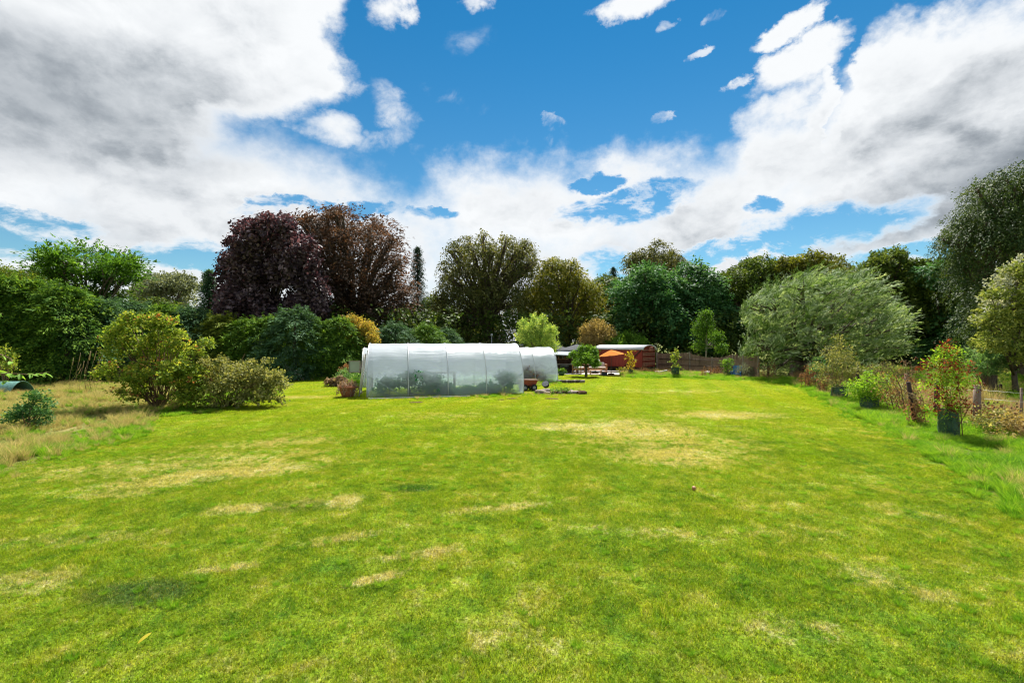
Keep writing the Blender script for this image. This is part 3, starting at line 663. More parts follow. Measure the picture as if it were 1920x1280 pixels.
tree('oak_tree', 'dark green oak whose rounded top breaks the skyline left of the willow', 'tree', 55, 1410,
     [(1430, 505, 34, 24), (1390, 525, 34, 26), (1365, 545, 30), (1440, 545, 40), (1390, 580, 42), (1440, 610, 46), (1370, 630, 36), (1412, 498, 16, 12), (1355, 528, 14, 12)], MAT['oak'], 2500, 13, CLUMP, .45, .3, 28)
tree('oak_tree', 'olive topped oak directly behind the windswept willow', 'tree', 57, 1520,
     [(1480, 505, 32, 22), (1525, 500, 36, 24), (1568, 510, 28, 22), (1500, 545, 45), (1560, 550, 42), (1515, 600, 50), (1570, 620, 46)], MAT['yellowish'], 2400, 13, dict(CLUMP, tb=-.18), .5, .3, 29)
tree('oak_tree', 'dark oak with pointed leafy top right of the willow', 'tree', 48, 1668,
     [(1668, 492, 30, 22), (1635, 512, 34, 24), (1705, 515, 36, 28), (1665, 545, 48), (1720, 565, 42), (1690, 610, 56), (1740, 620, 40), (1650, 610, 50), (1700, 660, 50, 28), (1640, 500, 12), (1688, 484, 12, 10)], MAT['oak'], 2900, 14, dict(CLUMP, tb=.03), .45, .3, 30)
tree('lime_tree', 'green lime filling the gap beside the great beech', 'tree', 45, 1765,
     [(1750, 510, 26, 22), (1785, 520, 28, 24), (1760, 555, 36), (1800, 570, 38), (1765, 610, 46), (1812, 630, 40), (1770, 660, 48, 26), (1775, 500, 14, 12)], MAT['sycamore'], 2400, 14, dict(LAYER, tb=.02), .4, .3, 31)
tree('great_beech', 'huge dark beech with drooping boughs, partly cut off by the picture edge', 'tree', 31, 1930,
     [(1900, 345, 46, 34), (1850, 385, 50, 38), (1920, 400, 70), (1985, 360, 70), (1810, 430, 38, 30), (1870, 460, 66), (1950, 480, 80), (1815, 490, 34, 30), (1850, 540, 56), (1930, 560, 80), (1860, 600, 50), (1790, 445, 24, 16), (1772, 448, 14, 9), (2010, 450, 80), (2010, 580, 80), (1835, 355, 20, 14)],
     MAT['great'], 6200, 26, dict(BEECH, droop=1.0, sl=1.5, sw=.26, ll=.14, lw=.08, jit=.22, wind=(-.45, 0, 0), tb=-.12), .6, .25, 32)
tree('grey_leaved_tree', 'pale grey-green tree with a hazy open top far behind the hedge', 'tree', 64, 318,
     [(310, 530, 36, 20), (285, 545, 26, 20), (345, 540, 30, 22), (320, 560, 45, 28), (270, 560, 24), (320, 590, 50, 30)], MAT['grey'], 1300, 12, dict(CLUMP, ll=.34, lw=.2, sl=1.0), .4, .3, 33)
tree('spreading_maple', 'fresh green tree with fanned wind-blown boughs above the left hedge', 'tree', 39, 158,
     [(110, 490, 40, 16), (160, 478, 50, 16), (215, 495, 38, 16), (85, 512, 34, 12), (240, 520, 24, 18), (150, 512, 60, 20), (200, 530, 46, 22), (120, 540, 45, 22), (165, 560, 60, 26), (225, 500, 30, 12)], MAT['bright'], 1500, 13, dict(LAYER, sl=1.8, sw=.3, wind=(.1, 0, .45), flat=.8, ll=.27, lw=.13, droop=0, tb=-.28, jit=.2), .35, .35, 34, shell=(.3, 1.05), thick=.7)

# ---- conifers
def conifer_spire(name, label, px, ytop, depth, rbase, mat, seed, n=900, sparse=1.0, zmin=.0, group=None):
    rg = np.random.default_rng(seed); Ht = H + (640 - ytop) / F * depth; base = Vector(((px - 960) / F * depth, depth, 0)); root = empty(name, base, label=label, cat='tree', group=group)
    n = int(n * 1.6); z = zmin + (1 - zmin) * rg.uniform(0, 1, n); z = np.clip(z, 0, .985); th = rg.uniform(0, 6.283, n); tier = .72 + .28 * np.sin(z * 38 + th * .7)
    r = rbase * (1 - z) ** .85 * tier * rg.uniform(.45, 1, n) + .03; P = np.stack([r * np.cos(th), r * np.sin(th), z * Ht], 1); O = np.stack([np.cos(th), np.sin(th), np.full(n, .1)], 1)
    V, Fq, tn = sprays(rg, P, O, int(12 * sparse), sl=.9, sw=.28, th=.06, droop=.35, flat=.8, ll=.22, lw=.07, jit=.4, curl=.25)
    link('crown', np_mesh('crown', V, Fq, mat, tn), root, kind='stuff')
    MB().tube([(0, 0, -.1), (0, 0, Ht * .5), (0, 0, Ht)], [.2, .12, .02], 8).build('trunk', bark, root)
conifer_spire('spruce_tree', 'thin dark spruce spire between the copper beech and the olive beech', 783, 462, 55, 2.3, MAT['spruce'], 41, 800)
conifer_spire('spruce_tree', 'rounded blue-green conifer just left of the purple maple', 392, 506, 46, 2.0, MAT['conifer_blue'], 42, 1100)
conifer_spire('spruce_tree', 'small spire tip far behind the lime beside the great beech', 1762, 480, 66, 2.4, MAT['spruce'], 43, 700)
conifer_spire('spruce_tree', 'dark conifer top half hidden between the beeches and the domed tree', 1150, 500, 80, 4.0, MAT['spruce'], 44, 900)

def hedge_variant(seed, R0, Ht, n, k, mat):
    rg = np.random.default_rng(seed); z = rg.uniform(0, 1, n) ** .9; th = rg.uniform(0, 6.283, n)
    rad = R0 * (1 - z ** 2.6) ** .62 * (1 + .16 * np.sin(th * 3 + z * 9 + seed) + .13 * np.sin(th * 7 - z * 19) + .06 * np.sin(th * 2 + z * 41)) * rg.uniform(.78, 1.03, n)
    O = np.stack([np.cos(th), np.sin(th), .15 + .7 * z ** 3], 1); P = np.stack([rad * np.cos(th), rad * np.sin(th), z * Ht], 1)
    V, Fq, tn = sprays(rg, P, unit(O), k, sl=.85, sw=.26, th=.03, droop=.30, flat=.42, ll=.21, lw=.062, jit=.24, curl=.30, tvar=.6)
    # upright leading shoots
    m = 14; a = rg.uniform(0, 6.283, m); rr = R0 * .5 * rg.uniform(0, 1, m) ** .5
    LP_ = []
    for i in range(m):
        hh = Ht * (1 - (rr[i] / R0) ** 2.4 * .5); ln = rg.uniform(.35, .9); q = 8; zz_ = np.linspace(-.2, ln, q)
        for j in range(q): LP_.append((rr[i] * math.cos(a[i]), rr[i] * math.sin(a[i]), hh - .15 + zz_[j]))
    LP_ = np.array(LP_); V2 = sprays(rg, LP_, unit(rg.normal(0, 1, LP_.shape) * [1, 1, .3] + [0, 0, .4]), 9, sl=.3, sw=.1, th=.04, droop=0, flat=.3, ll=.15, lw=.045, jit=.4, curl=.3)
    V, Fq, tn = join([(V, Fq, tn), V2]); return np_mesh('crown', V, Fq, mat, tn)
HV = {}
for mk in ('conifer', 'conifer_blue', 'conifer_yellow'):
    HV[mk] = [hedge_variant(50 + i, 2.0, 6.0, 1900, 11, MAT[mk]) for i in range(2)]
trunk_me = bpy.data.meshes.new('trunk'); _t = MB().tube([(0, 0, -.1), (0, 0, 3), (0, 0, 5.6)], [.16, .11, .02], 8); trunk_me.from_pydata(_t.v, [], _t.f); trunk_me.materials.append(bark)
hedge = [  # px, top, depth, width scale, kind, variant, what sets it apart
 (-75, 500, 28.5, 1.15, 'conifer', 0, 'cut off by the left picture edge'), (5, 512, 29, 1.2, 'conifer', 1, 'leftmost of the hedge, behind the netting'),
 (62, 520, 29.5, 1.15, 'conifer', 0, 'behind the small laurel'), (125, 530, 29.5, 1.2, 'conifer', 1, 'below the spreading fresh green tree'),
 (190, 556, 31, 1.1, 'conifer_blue', 0, 'behind the left side of the yellowing shrub'), (248, 560, 33, 1.2, 'conifer_blue', 1, 'shaded one behind the top of the yellowing shrub'),
 (305, 568, 33, 1.1, 'conifer', 0, 'behind the right shoulder of the yellowing shrub'), (362, 572, 33.5, 1.15, 'conifer_blue', 0, 'below the rounded blue-green conifer'),
 (415, 585, 33.5, 1.0, 'conifer_yellow', 1, 'yellow-green, below the left edge of the purple maple'), (462, 592, 33.5, 1.0, 'conifer', 1, 'bright green, below the purple maple'),
 (508, 588, 33.5, 1.0, 'conifer', 0, 'behind the end of the low bush'), (553, 574, 33, 1.15, 'conifer_blue', 1, 'blue-green with tall leading shoots below the purple maple'),
 (605, 596, 33.5, .9, 'conifer', 1, 'slim one left of the pointed green conifer'), (636, 590, 34, .9, 'conifer', 0, 'pointed green one left of the orange shrub'),
 (690, 612, 36, .9, 'conifer_blue', 0, 'low one behind the left end of the large polytunnel'), (742, 602, 37, 1.05, 'conifer_blue', 1, 'low bluish one above the middle of the large polytunnel'),
 (800, 604, 38, .95, 'conifer', 1, 'low green one above the right half of the large polytunnel'), (838, 612, 40, .8, 'conifer_blue', 0, 'last low one at the foot of the hanging olive beech')]
for i, (px, yt, dp, ws, mk, vi, what) in enumerate(hedge):
    rg = np.random.default_rng(900 + i); Ht = H + (640 - yt) / F * dp
    root = empty('leylandii_tree', ((px - 960) / F * dp, dp, 0), rg.uniform(0, 6.28), label='leylandii in the tall hedge, ' + what, cat='conifer', group='leylandii conifers forming the hedge')
    sc = (ws, ws, (Ht - .25) / 6.0)
    link('crown', HV[mk][vi], root, scale=sc, kind='stuff'); link('trunk', trunk_me, root, scale=(1, 1, sc[2]))

# ---- woodland mass behind, tree by tree
def generic_variant(seed, mat, n=1500, k=13, prm=CLUMP):
    rg = np.random.default_rng(seed); lb = []
    for i in range(11):
        a = rg.uniform(0, 6.28); r = rg.uniform(0, 2.6); z = rg.uniform(3.2, 8.6); rr = rg.uniform(1.5, 2.4) * (1 - .25 * abs(z - 5.5) / 3.5)
        lb.append((r * math.cos(a), r * math.sin(a), z, rr, rr, rr * .85))
    lb.append((0, 0, 2.5, 2.6, 2.6, 2.4)); lb.append((0, 0, 9.0, 1.3, 1.3, 1.0))
    P, O = lobe_points(rg, lb, n); me = np_mesh('crown', *(lambda a: (a[0], a[1], mat, a[2]))(sprays(rg, P, O, k, **prm)))
    mb = limb_mesh(rg, (0, 0, 0), lb, .28, 3.0, bark, 1); tm = bpy.data.meshes.new('trunk'); tm.from_pydata(mb.v, [], mb.f); tm.materials.append(bark)
    return me, tm
GV = [generic_variant(61, MAT['oak']), generic_variant(62, MAT['sycamore'], prm=LAYER), generic_variant(63, MAT['olive'], prm=dict(BEECH, sl=1.2)), generic_variant(64, MAT['oak'], prm=LAYER)]
wood = []
rgw = random.Random(4)
tops = [(-200, 520, 44), (-90, 510, 44), (30, 512, 42), (235, 548, 50), (330, 575, 56), (420, 560, 58), (560, 560, 62), (640, 560, 62), (760, 572, 60), (812, 556, 62), (835, 575, 58), (905, 560, 70), (1000, 540, 70), (1095, 535, 68),
        (1135, 520, 68), (1175, 525, 66), (1260, 520, 68), (1345, 530, 66), (1385, 520, 68), (1470, 500, 66), (1600, 505, 62), (1625, 520, 58), (1735, 500, 60), (1820, 510, 56), (1900, 500, 50), (2010, 500, 46), (2100, 480, 44)]
names = {0: 'oak_tree', 1: 'sycamore', 2: 'beech_tree', 3: 'oak_tree'}
for i, (px, yt, dp) in enumerate(tops):
    wood.append((px, yt, dp, [2, 0, 1, 0, 3][i % 5] if px > 300 else [0, 3, 1][i % 3]))
wood_words = ['beyond the picture edge', 'behind the leftmost hedge conifers', 'yellow-green crown over the left end of the hedge', 'low crown right of the spreading fresh green tree', 'under the pale grey-green tree', 'behind the rounded blue-green conifer',
 'behind the foot of the purple maple', 'behind the copper beech', 'behind the foot of the thin spruce', 'right beside the thin spruce', 'low crown left of the hanging olive beech', 'behind the hanging olive beech', 'between the two olive and yellow beeches',
 'behind the yellowing beech', 'in the gap right of the yellowing beech', 'left of the domed tree', 'right of the domed tree', 'in the skyline dip above the birch', 'behind the first dark oak', 'between the dark oak and the olive topped oak',
 'behind the right half of the willow', 'low crown between willow and pointed oak', 'right of the pointed oak', 'behind the great beech trunk', 'behind the great beech boughs', 'outer crown at the right picture edge', 'beyond the right picture edge']
for i, (px, yt, dp, v) in enumerate(wood):
    Ht = H + (640 - yt) / F * dp; s = Ht / 10.0; w = max(.85, s) * 1.08
    root = empty(names[v], ((px - 960) / F * dp, dp, 0), rgw.uniform(0, 6.28), label='woodland ' + names[v].split('_')[0] + ', ' + wood_words[i], cat='tree', group='trees of the wood behind the garden')
    link('crown', GV[v][0], root, scale=(w, w, s), kind='stuff'); link('trunk', GV[v][1], root, scale=(w, w, s))
# understorey in the shade of the wood
def understorey():
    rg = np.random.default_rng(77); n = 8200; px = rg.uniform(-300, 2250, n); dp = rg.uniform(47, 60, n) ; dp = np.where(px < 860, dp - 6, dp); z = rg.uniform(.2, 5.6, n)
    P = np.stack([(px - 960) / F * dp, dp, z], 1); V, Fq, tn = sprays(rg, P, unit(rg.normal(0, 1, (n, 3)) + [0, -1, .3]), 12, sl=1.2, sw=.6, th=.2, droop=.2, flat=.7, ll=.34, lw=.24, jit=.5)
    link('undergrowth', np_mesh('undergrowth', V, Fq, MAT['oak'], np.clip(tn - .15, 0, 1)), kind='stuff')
understorey()

# ---- windswept pollard willow
tree('willow_tree', 'round pollard willow, silvery leaves swept to the right by wind', 'tree', 35.5, 1492,
     [(1450, 560, 42, 34), (1505, 542, 50, 36), (1560, 536, 48, 34), (1610, 542, 46, 34), (1650, 570, 38, 34), (1430, 605, 42), (1500, 600, 60), (1580, 605, 66), (1660, 615, 42), (1425, 650, 36, 30), (1480, 650, 50, 34), (1560, 655, 60, 34), (1640, 655, 46, 32), (1688, 600, 16), (1460, 685, 28, 16), (1600, 690, 50, 16), (1412, 570, 22, 26)],
     MAT['willow'], 4300, 16, dict(sl=1.25, sw=.17, th=.05, droop=.0, flat=.5, ll=.30, lw=.045, jit=.13, curl=.20, wind=(.9, 0, .75), tvar=.8), .42, .17, 35, nsub=5)
tree('birch_tree', 'slim pale stemmed birch behind the brushwood screen', 'tree', 43, 1322,
     [(1323, 602, 13, 14), (1318, 625, 18, 18), (1342, 638, 15, 12), (1308, 648, 13, 9), (1352, 652, 10, 8), (1325, 590, 6, 7)], MAT['bright'], 520, 12, dict(CLUMP, ll=.14, lw=.09, sl=.6, sw=.2, droop=.5, tb=-.15), .09, .5, 36, bark_m=bark_pale, thick=.7)
tree('white_poplar', 'white poplar with silver-backed leaves at the right edge behind the field fence', 'tree', 22, 1905,
     [(1895, 560, 36, 30), (1925, 530, 36), (1870, 600, 34, 28), (1915, 610, 50), (1960, 580, 60), (1885, 645, 36, 26), (1935, 655, 44, 28), (1850, 605, 14, 8), (1862, 555, 12, 8), (1905, 512, 14, 10)], leaf_mat('poplar_green', (.03, .06, .012), (.10, .13, .025), (.26, .28, .08), .3), 2000, 12, dict(CLUMP, ll=.15, lw=.09, sl=.45, sw=.14, th=.08, wind=(-.2, 0, .4)), .12, .2, 37,
     second=(MAT['poplar'], 420, [(1895, 525, 22, 26), (1868, 565, 18, 16), (1915, 500, 16, 14), (1850, 600, 12, 8), (1900, 560, 30, 20), (1940, 520, 30)], dict(CLUMP, ll=.13, lw=.075, sl=.6, sw=.1, th=.05, wind=(-.2, 0, .7))))
tree('ornamental_tree', 'bright young tree with pale upright shoots behind the small polytunnel', 'tree', 36, 1006,
     [(1005, 612, 18, 16), (990, 630, 20, 18), (1022, 630, 20, 18), (1006, 648, 32, 22), (1030, 652, 12, 14), (982, 606, 6, 9), (1018, 600, 6, 9), (1034, 618, 5, 8), (1000, 597, 5, 9)], leaf_mat('variegated_leaf', (.06, .12, .03), (.16, .24, .05), (.42, .45, .12), .4), 1100, 11, dict(CLUMP, ll=.13, lw=.09, sl=.5, sw=.14, th=.1, wind=(0, 0, .7)), .1, .25, 38)
tree('tan_shrub', 'rounded tan and olive shrub above the wagon roof', 'shrub', 46, 1118,
     [(1118, 622, 24, 18), (1105, 635, 18), (1134, 632, 18), (1118, 645, 28, 14)], MAT['tan'], 800, 12, dict(CLUMP, ll=.15, lw=.1, sl=.5, sw=.2, wind=(0, 0, .4)), .1, .3, 39)
tree('laurel_shrub', 'bright green shrub rising right behind the wagon roof', 'shrub', 46, 1172,
     [(1155, 640, 18, 15), (1178, 638, 20, 15), (1200, 645, 14, 12), (1145, 648, 14, 10)], MAT['bright'], 600, 12, dict(CLUMP, ll=.2, lw=.12, sl=.45, sw=.2), .1, .3, 40)
tree('smoke_shrub', 'orange and yellow autumn shrub in front of the copper beech', 'shrub', 35, 668,
     [(660, 610, 18, 16), (682, 622, 20, 16), (672, 640, 26, 14), (698, 632, 10)], MAT['orange'], 800, 11, dict(CLUMP, ll=.14, lw=.10, sl=.45, sw=.18, wind=(0, 0, .4)), .08, .3, 45)
tree('golden_shrub', 'yellow-green shrub peeping over the leftmost hedge', 'shrub', 36, 20,
     [(5, 515, 30, 14), (45, 522, 26, 14), (80, 535, 22, 14), (-40, 510, 30)], MAT['conifer_yellow'], 600, 12, dict(CLUMP, ll=.17, lw=.1, sl=.5), .1, .4, 46)
tree('patio_tree', 'small lollipop crab apple on the lawn edge by the patio', 'tree', 34.6, 1099,
     [(1100, 660, 16, 11), (1085, 670, 15, 11), (1112, 668, 13, 12), (1098, 676, 20, 11), (1082, 680, 8, 6), (1116, 680, 7, 7)], MAT['bright'], 800, 11, dict(CLUMP, ll=.13, lw=.08, sl=.32, sw=.13, th=.08), .09, .36, 47, thick=.8)

# ------------------------------------------------------------------ shrubs at the left
def shrub(name, label, base, lobes, mat, n, k, prm, stems, seed, cat='shrub', stem_m=None, extra=None, stem_r=.02, fol='foliage'):
    """lobes relative to base"""
    rg = np.random.default_rng(seed); root = empty(name, base, label=label, cat=cat)
    P, O = lobe_points(rg, lobes, n, -.7, (.45, 1.05), 1); P[:, 2] = np.maximum(P[:, 2], .06)
    V, Fq, tn = sprays(rg, P, O, k, **prm); link(fol, np_mesh(fol, V, Fq, mat, tn), root, kind='stuff')
    if extra: 
        m2, n2 = extra; P, O = lobe_points(rg, lobes, n2, -.4, (.8, 1.05)); V, Fq, tn = sprays(rg, P, O, k, **prm); link('red_leaves', np_mesh('red_leaves', V, Fq, m2, tn), root, kind='stuff')
    mb = MB(); Lb = lobes
    for i in range(stems):
        l = Lb[int(rg.integers(len(Lb)))]; o = rg.normal(0, .5, 3); e = Vector((l[0] + o[0] * l[3], l[1] + o[1] * l[4], l[2] + abs(o[2]) * l[5])); b = Vector((rg.normal(0, .12), rg.normal(0, .12), -.05))
        m = b.lerp(e, .5) + Vector((0, 0, .12 * e.length)); mb.tube([b, m, e], [stem_r, stem_r * .7, stem_r * .25], 5)
    mb.build('stems', stem_m or twig, root, kind='stuff'); return root
b = gp(300, 766)
def rel(base, lst, depth_r=1.0):
    out = []; 
    for l in lst:
        px, py, r = l[:3]; ry = l[3] if len(l) > 3 else r; dy = l[4] if len(l) > 4 else 0
        p = at(px, py, base.y + dy) - base; out.append((p.x, p.y, p.z, r / F * base.y, r / F * base.y * depth_r, ry / F * base.y))
    return out
SH = dict(sl=.36, sw=.12, th=.06, droop=.0, flat=.5, ll=.10, lw=.075, jit=.5, curl=.2, tvar=.5)
shrub('flowering_currant', 'tall fan-stemmed shrub with yellowing and red leaves at the meadow edge', b,
      rel(b, [(212, 628, 22, 22), (245, 608, 22, 18), (285, 606, 20, 18), (312, 612, 20, 22), (235, 655, 28, 20), (285, 648, 34, 24, .4), (335, 645, 24, 22), (365, 655, 20, 14), (205, 690, 18, 9), (238, 700, 26, 16, -.5), (285, 700, 36, 24, -.6), (330, 705, 34, 24, -.6), (365, 715, 26, 24, -.3), (295, 665, 40, 30, .9), (385, 640, 12, 8), (222, 735, 14, 8, -.4), (186, 700, 10, 6), (258, 738, 20, 14, -.3), (335, 735, 26, 18, -.4), (365, 750, 18, 12, -.2)], .9),
      MAT['currant'], 2000, 9, SH, 56, 71, extra=(MAT['currant_red'], 75), stem_r=.022)
b = gp(425, 762)
shrub('low_bush', 'dense low bush of dull pale-edged leaves right of the fan-stemmed shrub', b,
      rel(b, [(372, 738, 26, 22), (350, 748, 18, 14), (400, 705, 34, 28), (440, 698, 38, 28), (485, 702, 34, 26), (515, 712, 22, 20), (380, 725, 30, 28), (430, 730, 40, 28, -.3), (480, 735, 34, 22), (400, 750, 24, 12, -.4), (450, 752, 30, 12, -.4), (496, 746, 26, 12, -.3), (450, 700, 34, 26, .9), (500, 730, 24, 18)], .9),
      MAT['bush'], 1700, 9, dict(SH, ll=.095, lw=.07), 26, 72)
b = gp(552, 713)
shrub('aster_plant', 'pale flowering plant at the far end of the low bush', b, rel(b, [(545, 703, 16, 9), (556, 704, 12, 8), (538, 694, 8, 8)]), MAT['laurel'], 160, 9, dict(SH, ll=.12, lw=.05), 10, 73, 'plant', extra=(MAT['white'], 60))
b = gp(52, 805)
shrub('laurel_sapling', 'small glossy laurel clump in the straw-coloured meadow', b, rel(b, [(62, 752, 18, 15), (78, 770, 16, 18), (55, 780, 24, 18), (28, 778, 14, 14), (85, 790, 10, 8), (40, 795, 18, 8)]), MAT['laurel'], 330, 8, dict(SH, ll=.085, lw=.045, wind=(0, 0, .5), sl=.25), 16, 74, 'shrub')
b = gp(8, 735)
shrub('yellow_twig_shrub', 'thin yellow-leaved twigs behind the cherry branch at the left edge', b, rel(b, [(8, 668, 14, 16), (2, 690, 18, 16), (20, 685, 8, 14)]), MAT['currant'], 150, 7, dict(SH, ll=.09, lw=.06), 12, 75)
b = gp(536, 722)
shrub('golden_weed', 'yellow-green weed clump at the right foot of the low bush', b, rel(b, [(524, 724, 14, 10), (512, 730, 12, 8)]), MAT['currant'], 130, 8, dict(SH, ll=.1, lw=.05, wind=(0, 0, .4)), 8, 76, 'plant')

# tall dry grass plumes
pl = empty('tall_grass', gp(150, 737), label='tall dry grass stems leaning in front of the left hedge', cat='grass')
_rg = random.Random(3)
for i in range(16):
    x = _rg.uniform(-1.1, .9); ln = _rg.uniform(1.1, 2.0); lx = _rg.uniform(.1, .55)
    MB().tube([(x, _rg.uniform(-.3, .3), 0), (x + lx * .4, 0, ln * .55), (x + lx, 0, ln)], [.008, .006, .004], 4).tube([(x + lx * .9, 0, ln * .88), (x + lx * 1.15, 0, ln * 1.12)], [.022, .006], 5).build('stem', straw_stem, pl)

# near cherry: a young tree outside the frame whose boughs reach in
def leaf_mesh(name, L_, W_, mat):
    n = 5; V = []; Fq = []
    for i in range(n + 1):
        s = i / n; w = W_ / 2 * math.sin(math.pi * min(1, s * .93 + .05)) ** .8 if i < n else 0.001; z = -.22 * L_ * s * s
        V += [(s * L_, -w, z + w * .35), (s * L_, 0, z), (s * L_, w, z + w * .35)]
    for i in range(n):
        a = i * 3; Fq += [(a, a + 3, a + 4, a + 1), (a + 1, a + 4, a + 5, a + 2)]
    me = np_mesh(name, V, Fq, mat, np.full(len(V), .5), smooth=True); return me
LV = [leaf_mesh('leaf', .105, .046, MAT['cherry']), leaf_mesh('leaf', .085, .04, MAT['cherry']), leaf_mesh('leaf', .12, .05, MAT['cherry'])]
for q, me in enumerate(LV): me.attributes['tint'].data.foreach_set('value', [(.25, .55, .85)[q]] * len(me.vertices))
ch = empty('cherry_tree', (-7.1, 6.1, 0), label='young cherry whose leafy boughs reach in at the left picture edge', cat='tree')
MB().tube([(0, 0, -.05), (.03, 0, 1.2), (-.02, .05, 2.4), (0, 0, 3.4)], [.06, .05, .035, .012], 8).build('trunk', bark, ch)
_rg = random.Random(8)
def bough(pts, r, nl):
    P = [Vector(p) for p in pts]; MB().tube(P, [r * (1 - .75 * i / (len(P) - 1)) for i in range(len(P))], 6).build('bough', twig, ch)
    for i in range(nl):
        t = (i + .5) / nl; s = t * (len(P) - 1); k = min(int(s), len(P) - 2); p = P[k].lerp(P[k + 1], s - k); d = (P[k + 1] - P[k]).normalized()
        yaw = math.atan2(d.y, d.x) + (1 if i % 2 else -1) * _rg.uniform(.35, 1.1); link('leaf', LV[_rg.randrange(3)], ch, loc=p, rot=(_rg.uniform(-.5, .5), _rg.uniform(-.15, .6), yaw))
Yc = 6.0
def cl(px, py, dy=0): return at(px, py, Yc + dy) - Vector((-7.1, 6.1, 0))
bough([(0, 0, 1.9), cl(-40, 702), cl(20, 700, -.05), cl(60, 702, -.1), cl(92, 697, -.15)], .012, 17)
bough([(0, 0, 2.0), cl(-50, 690, .1), cl(-5, 698, .2), cl(28, 706, .25)], .010, 12)
bough([(0, 0, 2.2), cl(-60, 660, .2), cl(0, 664, .2), cl(20, 672, .1), cl(26, 690, .1)], .012, 3)
bough([(0, 0, 2.8), cl(-60, 580), cl(-20, 585), cl(6, 588)], .010, 7)
bough([(0, 0, 1.8), cl(-60, 715, .1), cl(-10, 712, .2), cl(14, 716, .2)], .010, 9)
# green netting cloche
cn = empty('netting_cloche', gp(14, 738), label='low teal netting tunnel at the left edge behind the meadow', cat='cloche')
M_net = plain('teal_netting', (.10, .22, .19), .8, .2, var=.35, scale=14)
mb = MB(); prof = [(-.62 + 1.24 * i / 10, .62 * math.sin(math.pi * i / 10) ** .7) for i in range(11)]
vs = [(x, yy, z) for x in np.linspace(-2.2, .75, 9) for (yy, z) in prof]; mb.add(vs, [(i * 11 + j, (i + 1) * 11 + j, (i + 1) * 11 + j + 1, i * 11 + j + 1) for i in range(8) for j in range(10)], True)
mb.build('netting', M_net, cn)
for x in (-2.2, -1.2, -.2, .75): MB().tube([(x, yy, z + .01) for yy, z in prof], .012, 5).build('hoop', plain('green_hoop', (.06, .15, .10)), cn)

# ------------------------------------------------------------------ polytunnels
def film_mat():
    m, T, o = new_mat('polythene_film'); tc = T.node('ShaderNodeTexCoord').outputs['Object']; sp = T.node('ShaderNodeSeparateXYZ'); T.put(sp.inputs[0], tc)
    n = T.noise(T.scale(tc, (.8, 1.2, 1.2)), 2.2, 5, .6, .4); n2 = T.noise(T.scale(tc, (.30, 2.5, 5)), 2.6, 5, .6, .6)
    # milky coating thins out low down where the film is wet and clear
    z = T.m('ADD', sp.outputs[2], T.m('MULTIPLY', T.m('SUBTRACT', n, .5), 1.1))
    clear = T.ss(z, .45, 1.35, .70, .06)
    a = T.node('ShaderNodeBsdfTranslucent'); T.put(a.inputs[0], (.76, .80, .88, 1))
    d = principled(T, (.62, .66, .73), .32, .5, bump=n2, bs=.5, bd=.05)
    tr = T.node('ShaderNodeBsdfTransparent'); T.put(tr.inputs[0], (.80, .91, .93, 1))
    m1 = T.node('ShaderNodeMixShader'); m1.inputs[0].default_value = .5; T.l.new(d, m1.inputs[1]); T.l.new(a.outputs[0], m1.inputs[2])
    m2 = T.node('ShaderNodeMixShader'); T.put(m2.inputs[0], clear); T.l.new(m1.outputs[0], m2.inputs[1]); T.l.new(tr.outputs[0], m2.inputs[2]); T.l.new(m2.outputs[0], o.inputs[0])
    return m
M_film = film_mat(); M_hoop = plain('galvanised_hoop', (.55, .57, .58), .45, .5, .4, .1); M_white_wood = plain('weathered_white_wood', (.58, .56, .50), .8, .2, grain=(1, 1, .3), var=.2); M_oldwood = plain('old_grey_wood', (.26, .22, .18), .9, .1, grain=(1, 1, .2), var=.35)
def tprof(Wd, Ht, n=26, p=2.35):
    out = []
    for i in range(n + 1):
        th = math.pi * i / n; c, s = math.cos(th), max(0.0, math.sin(th))
        out.append((-Wd / 2 * math.copysign(abs(c) ** (2 / p), c), Ht * s ** (2 / p)))
    return out
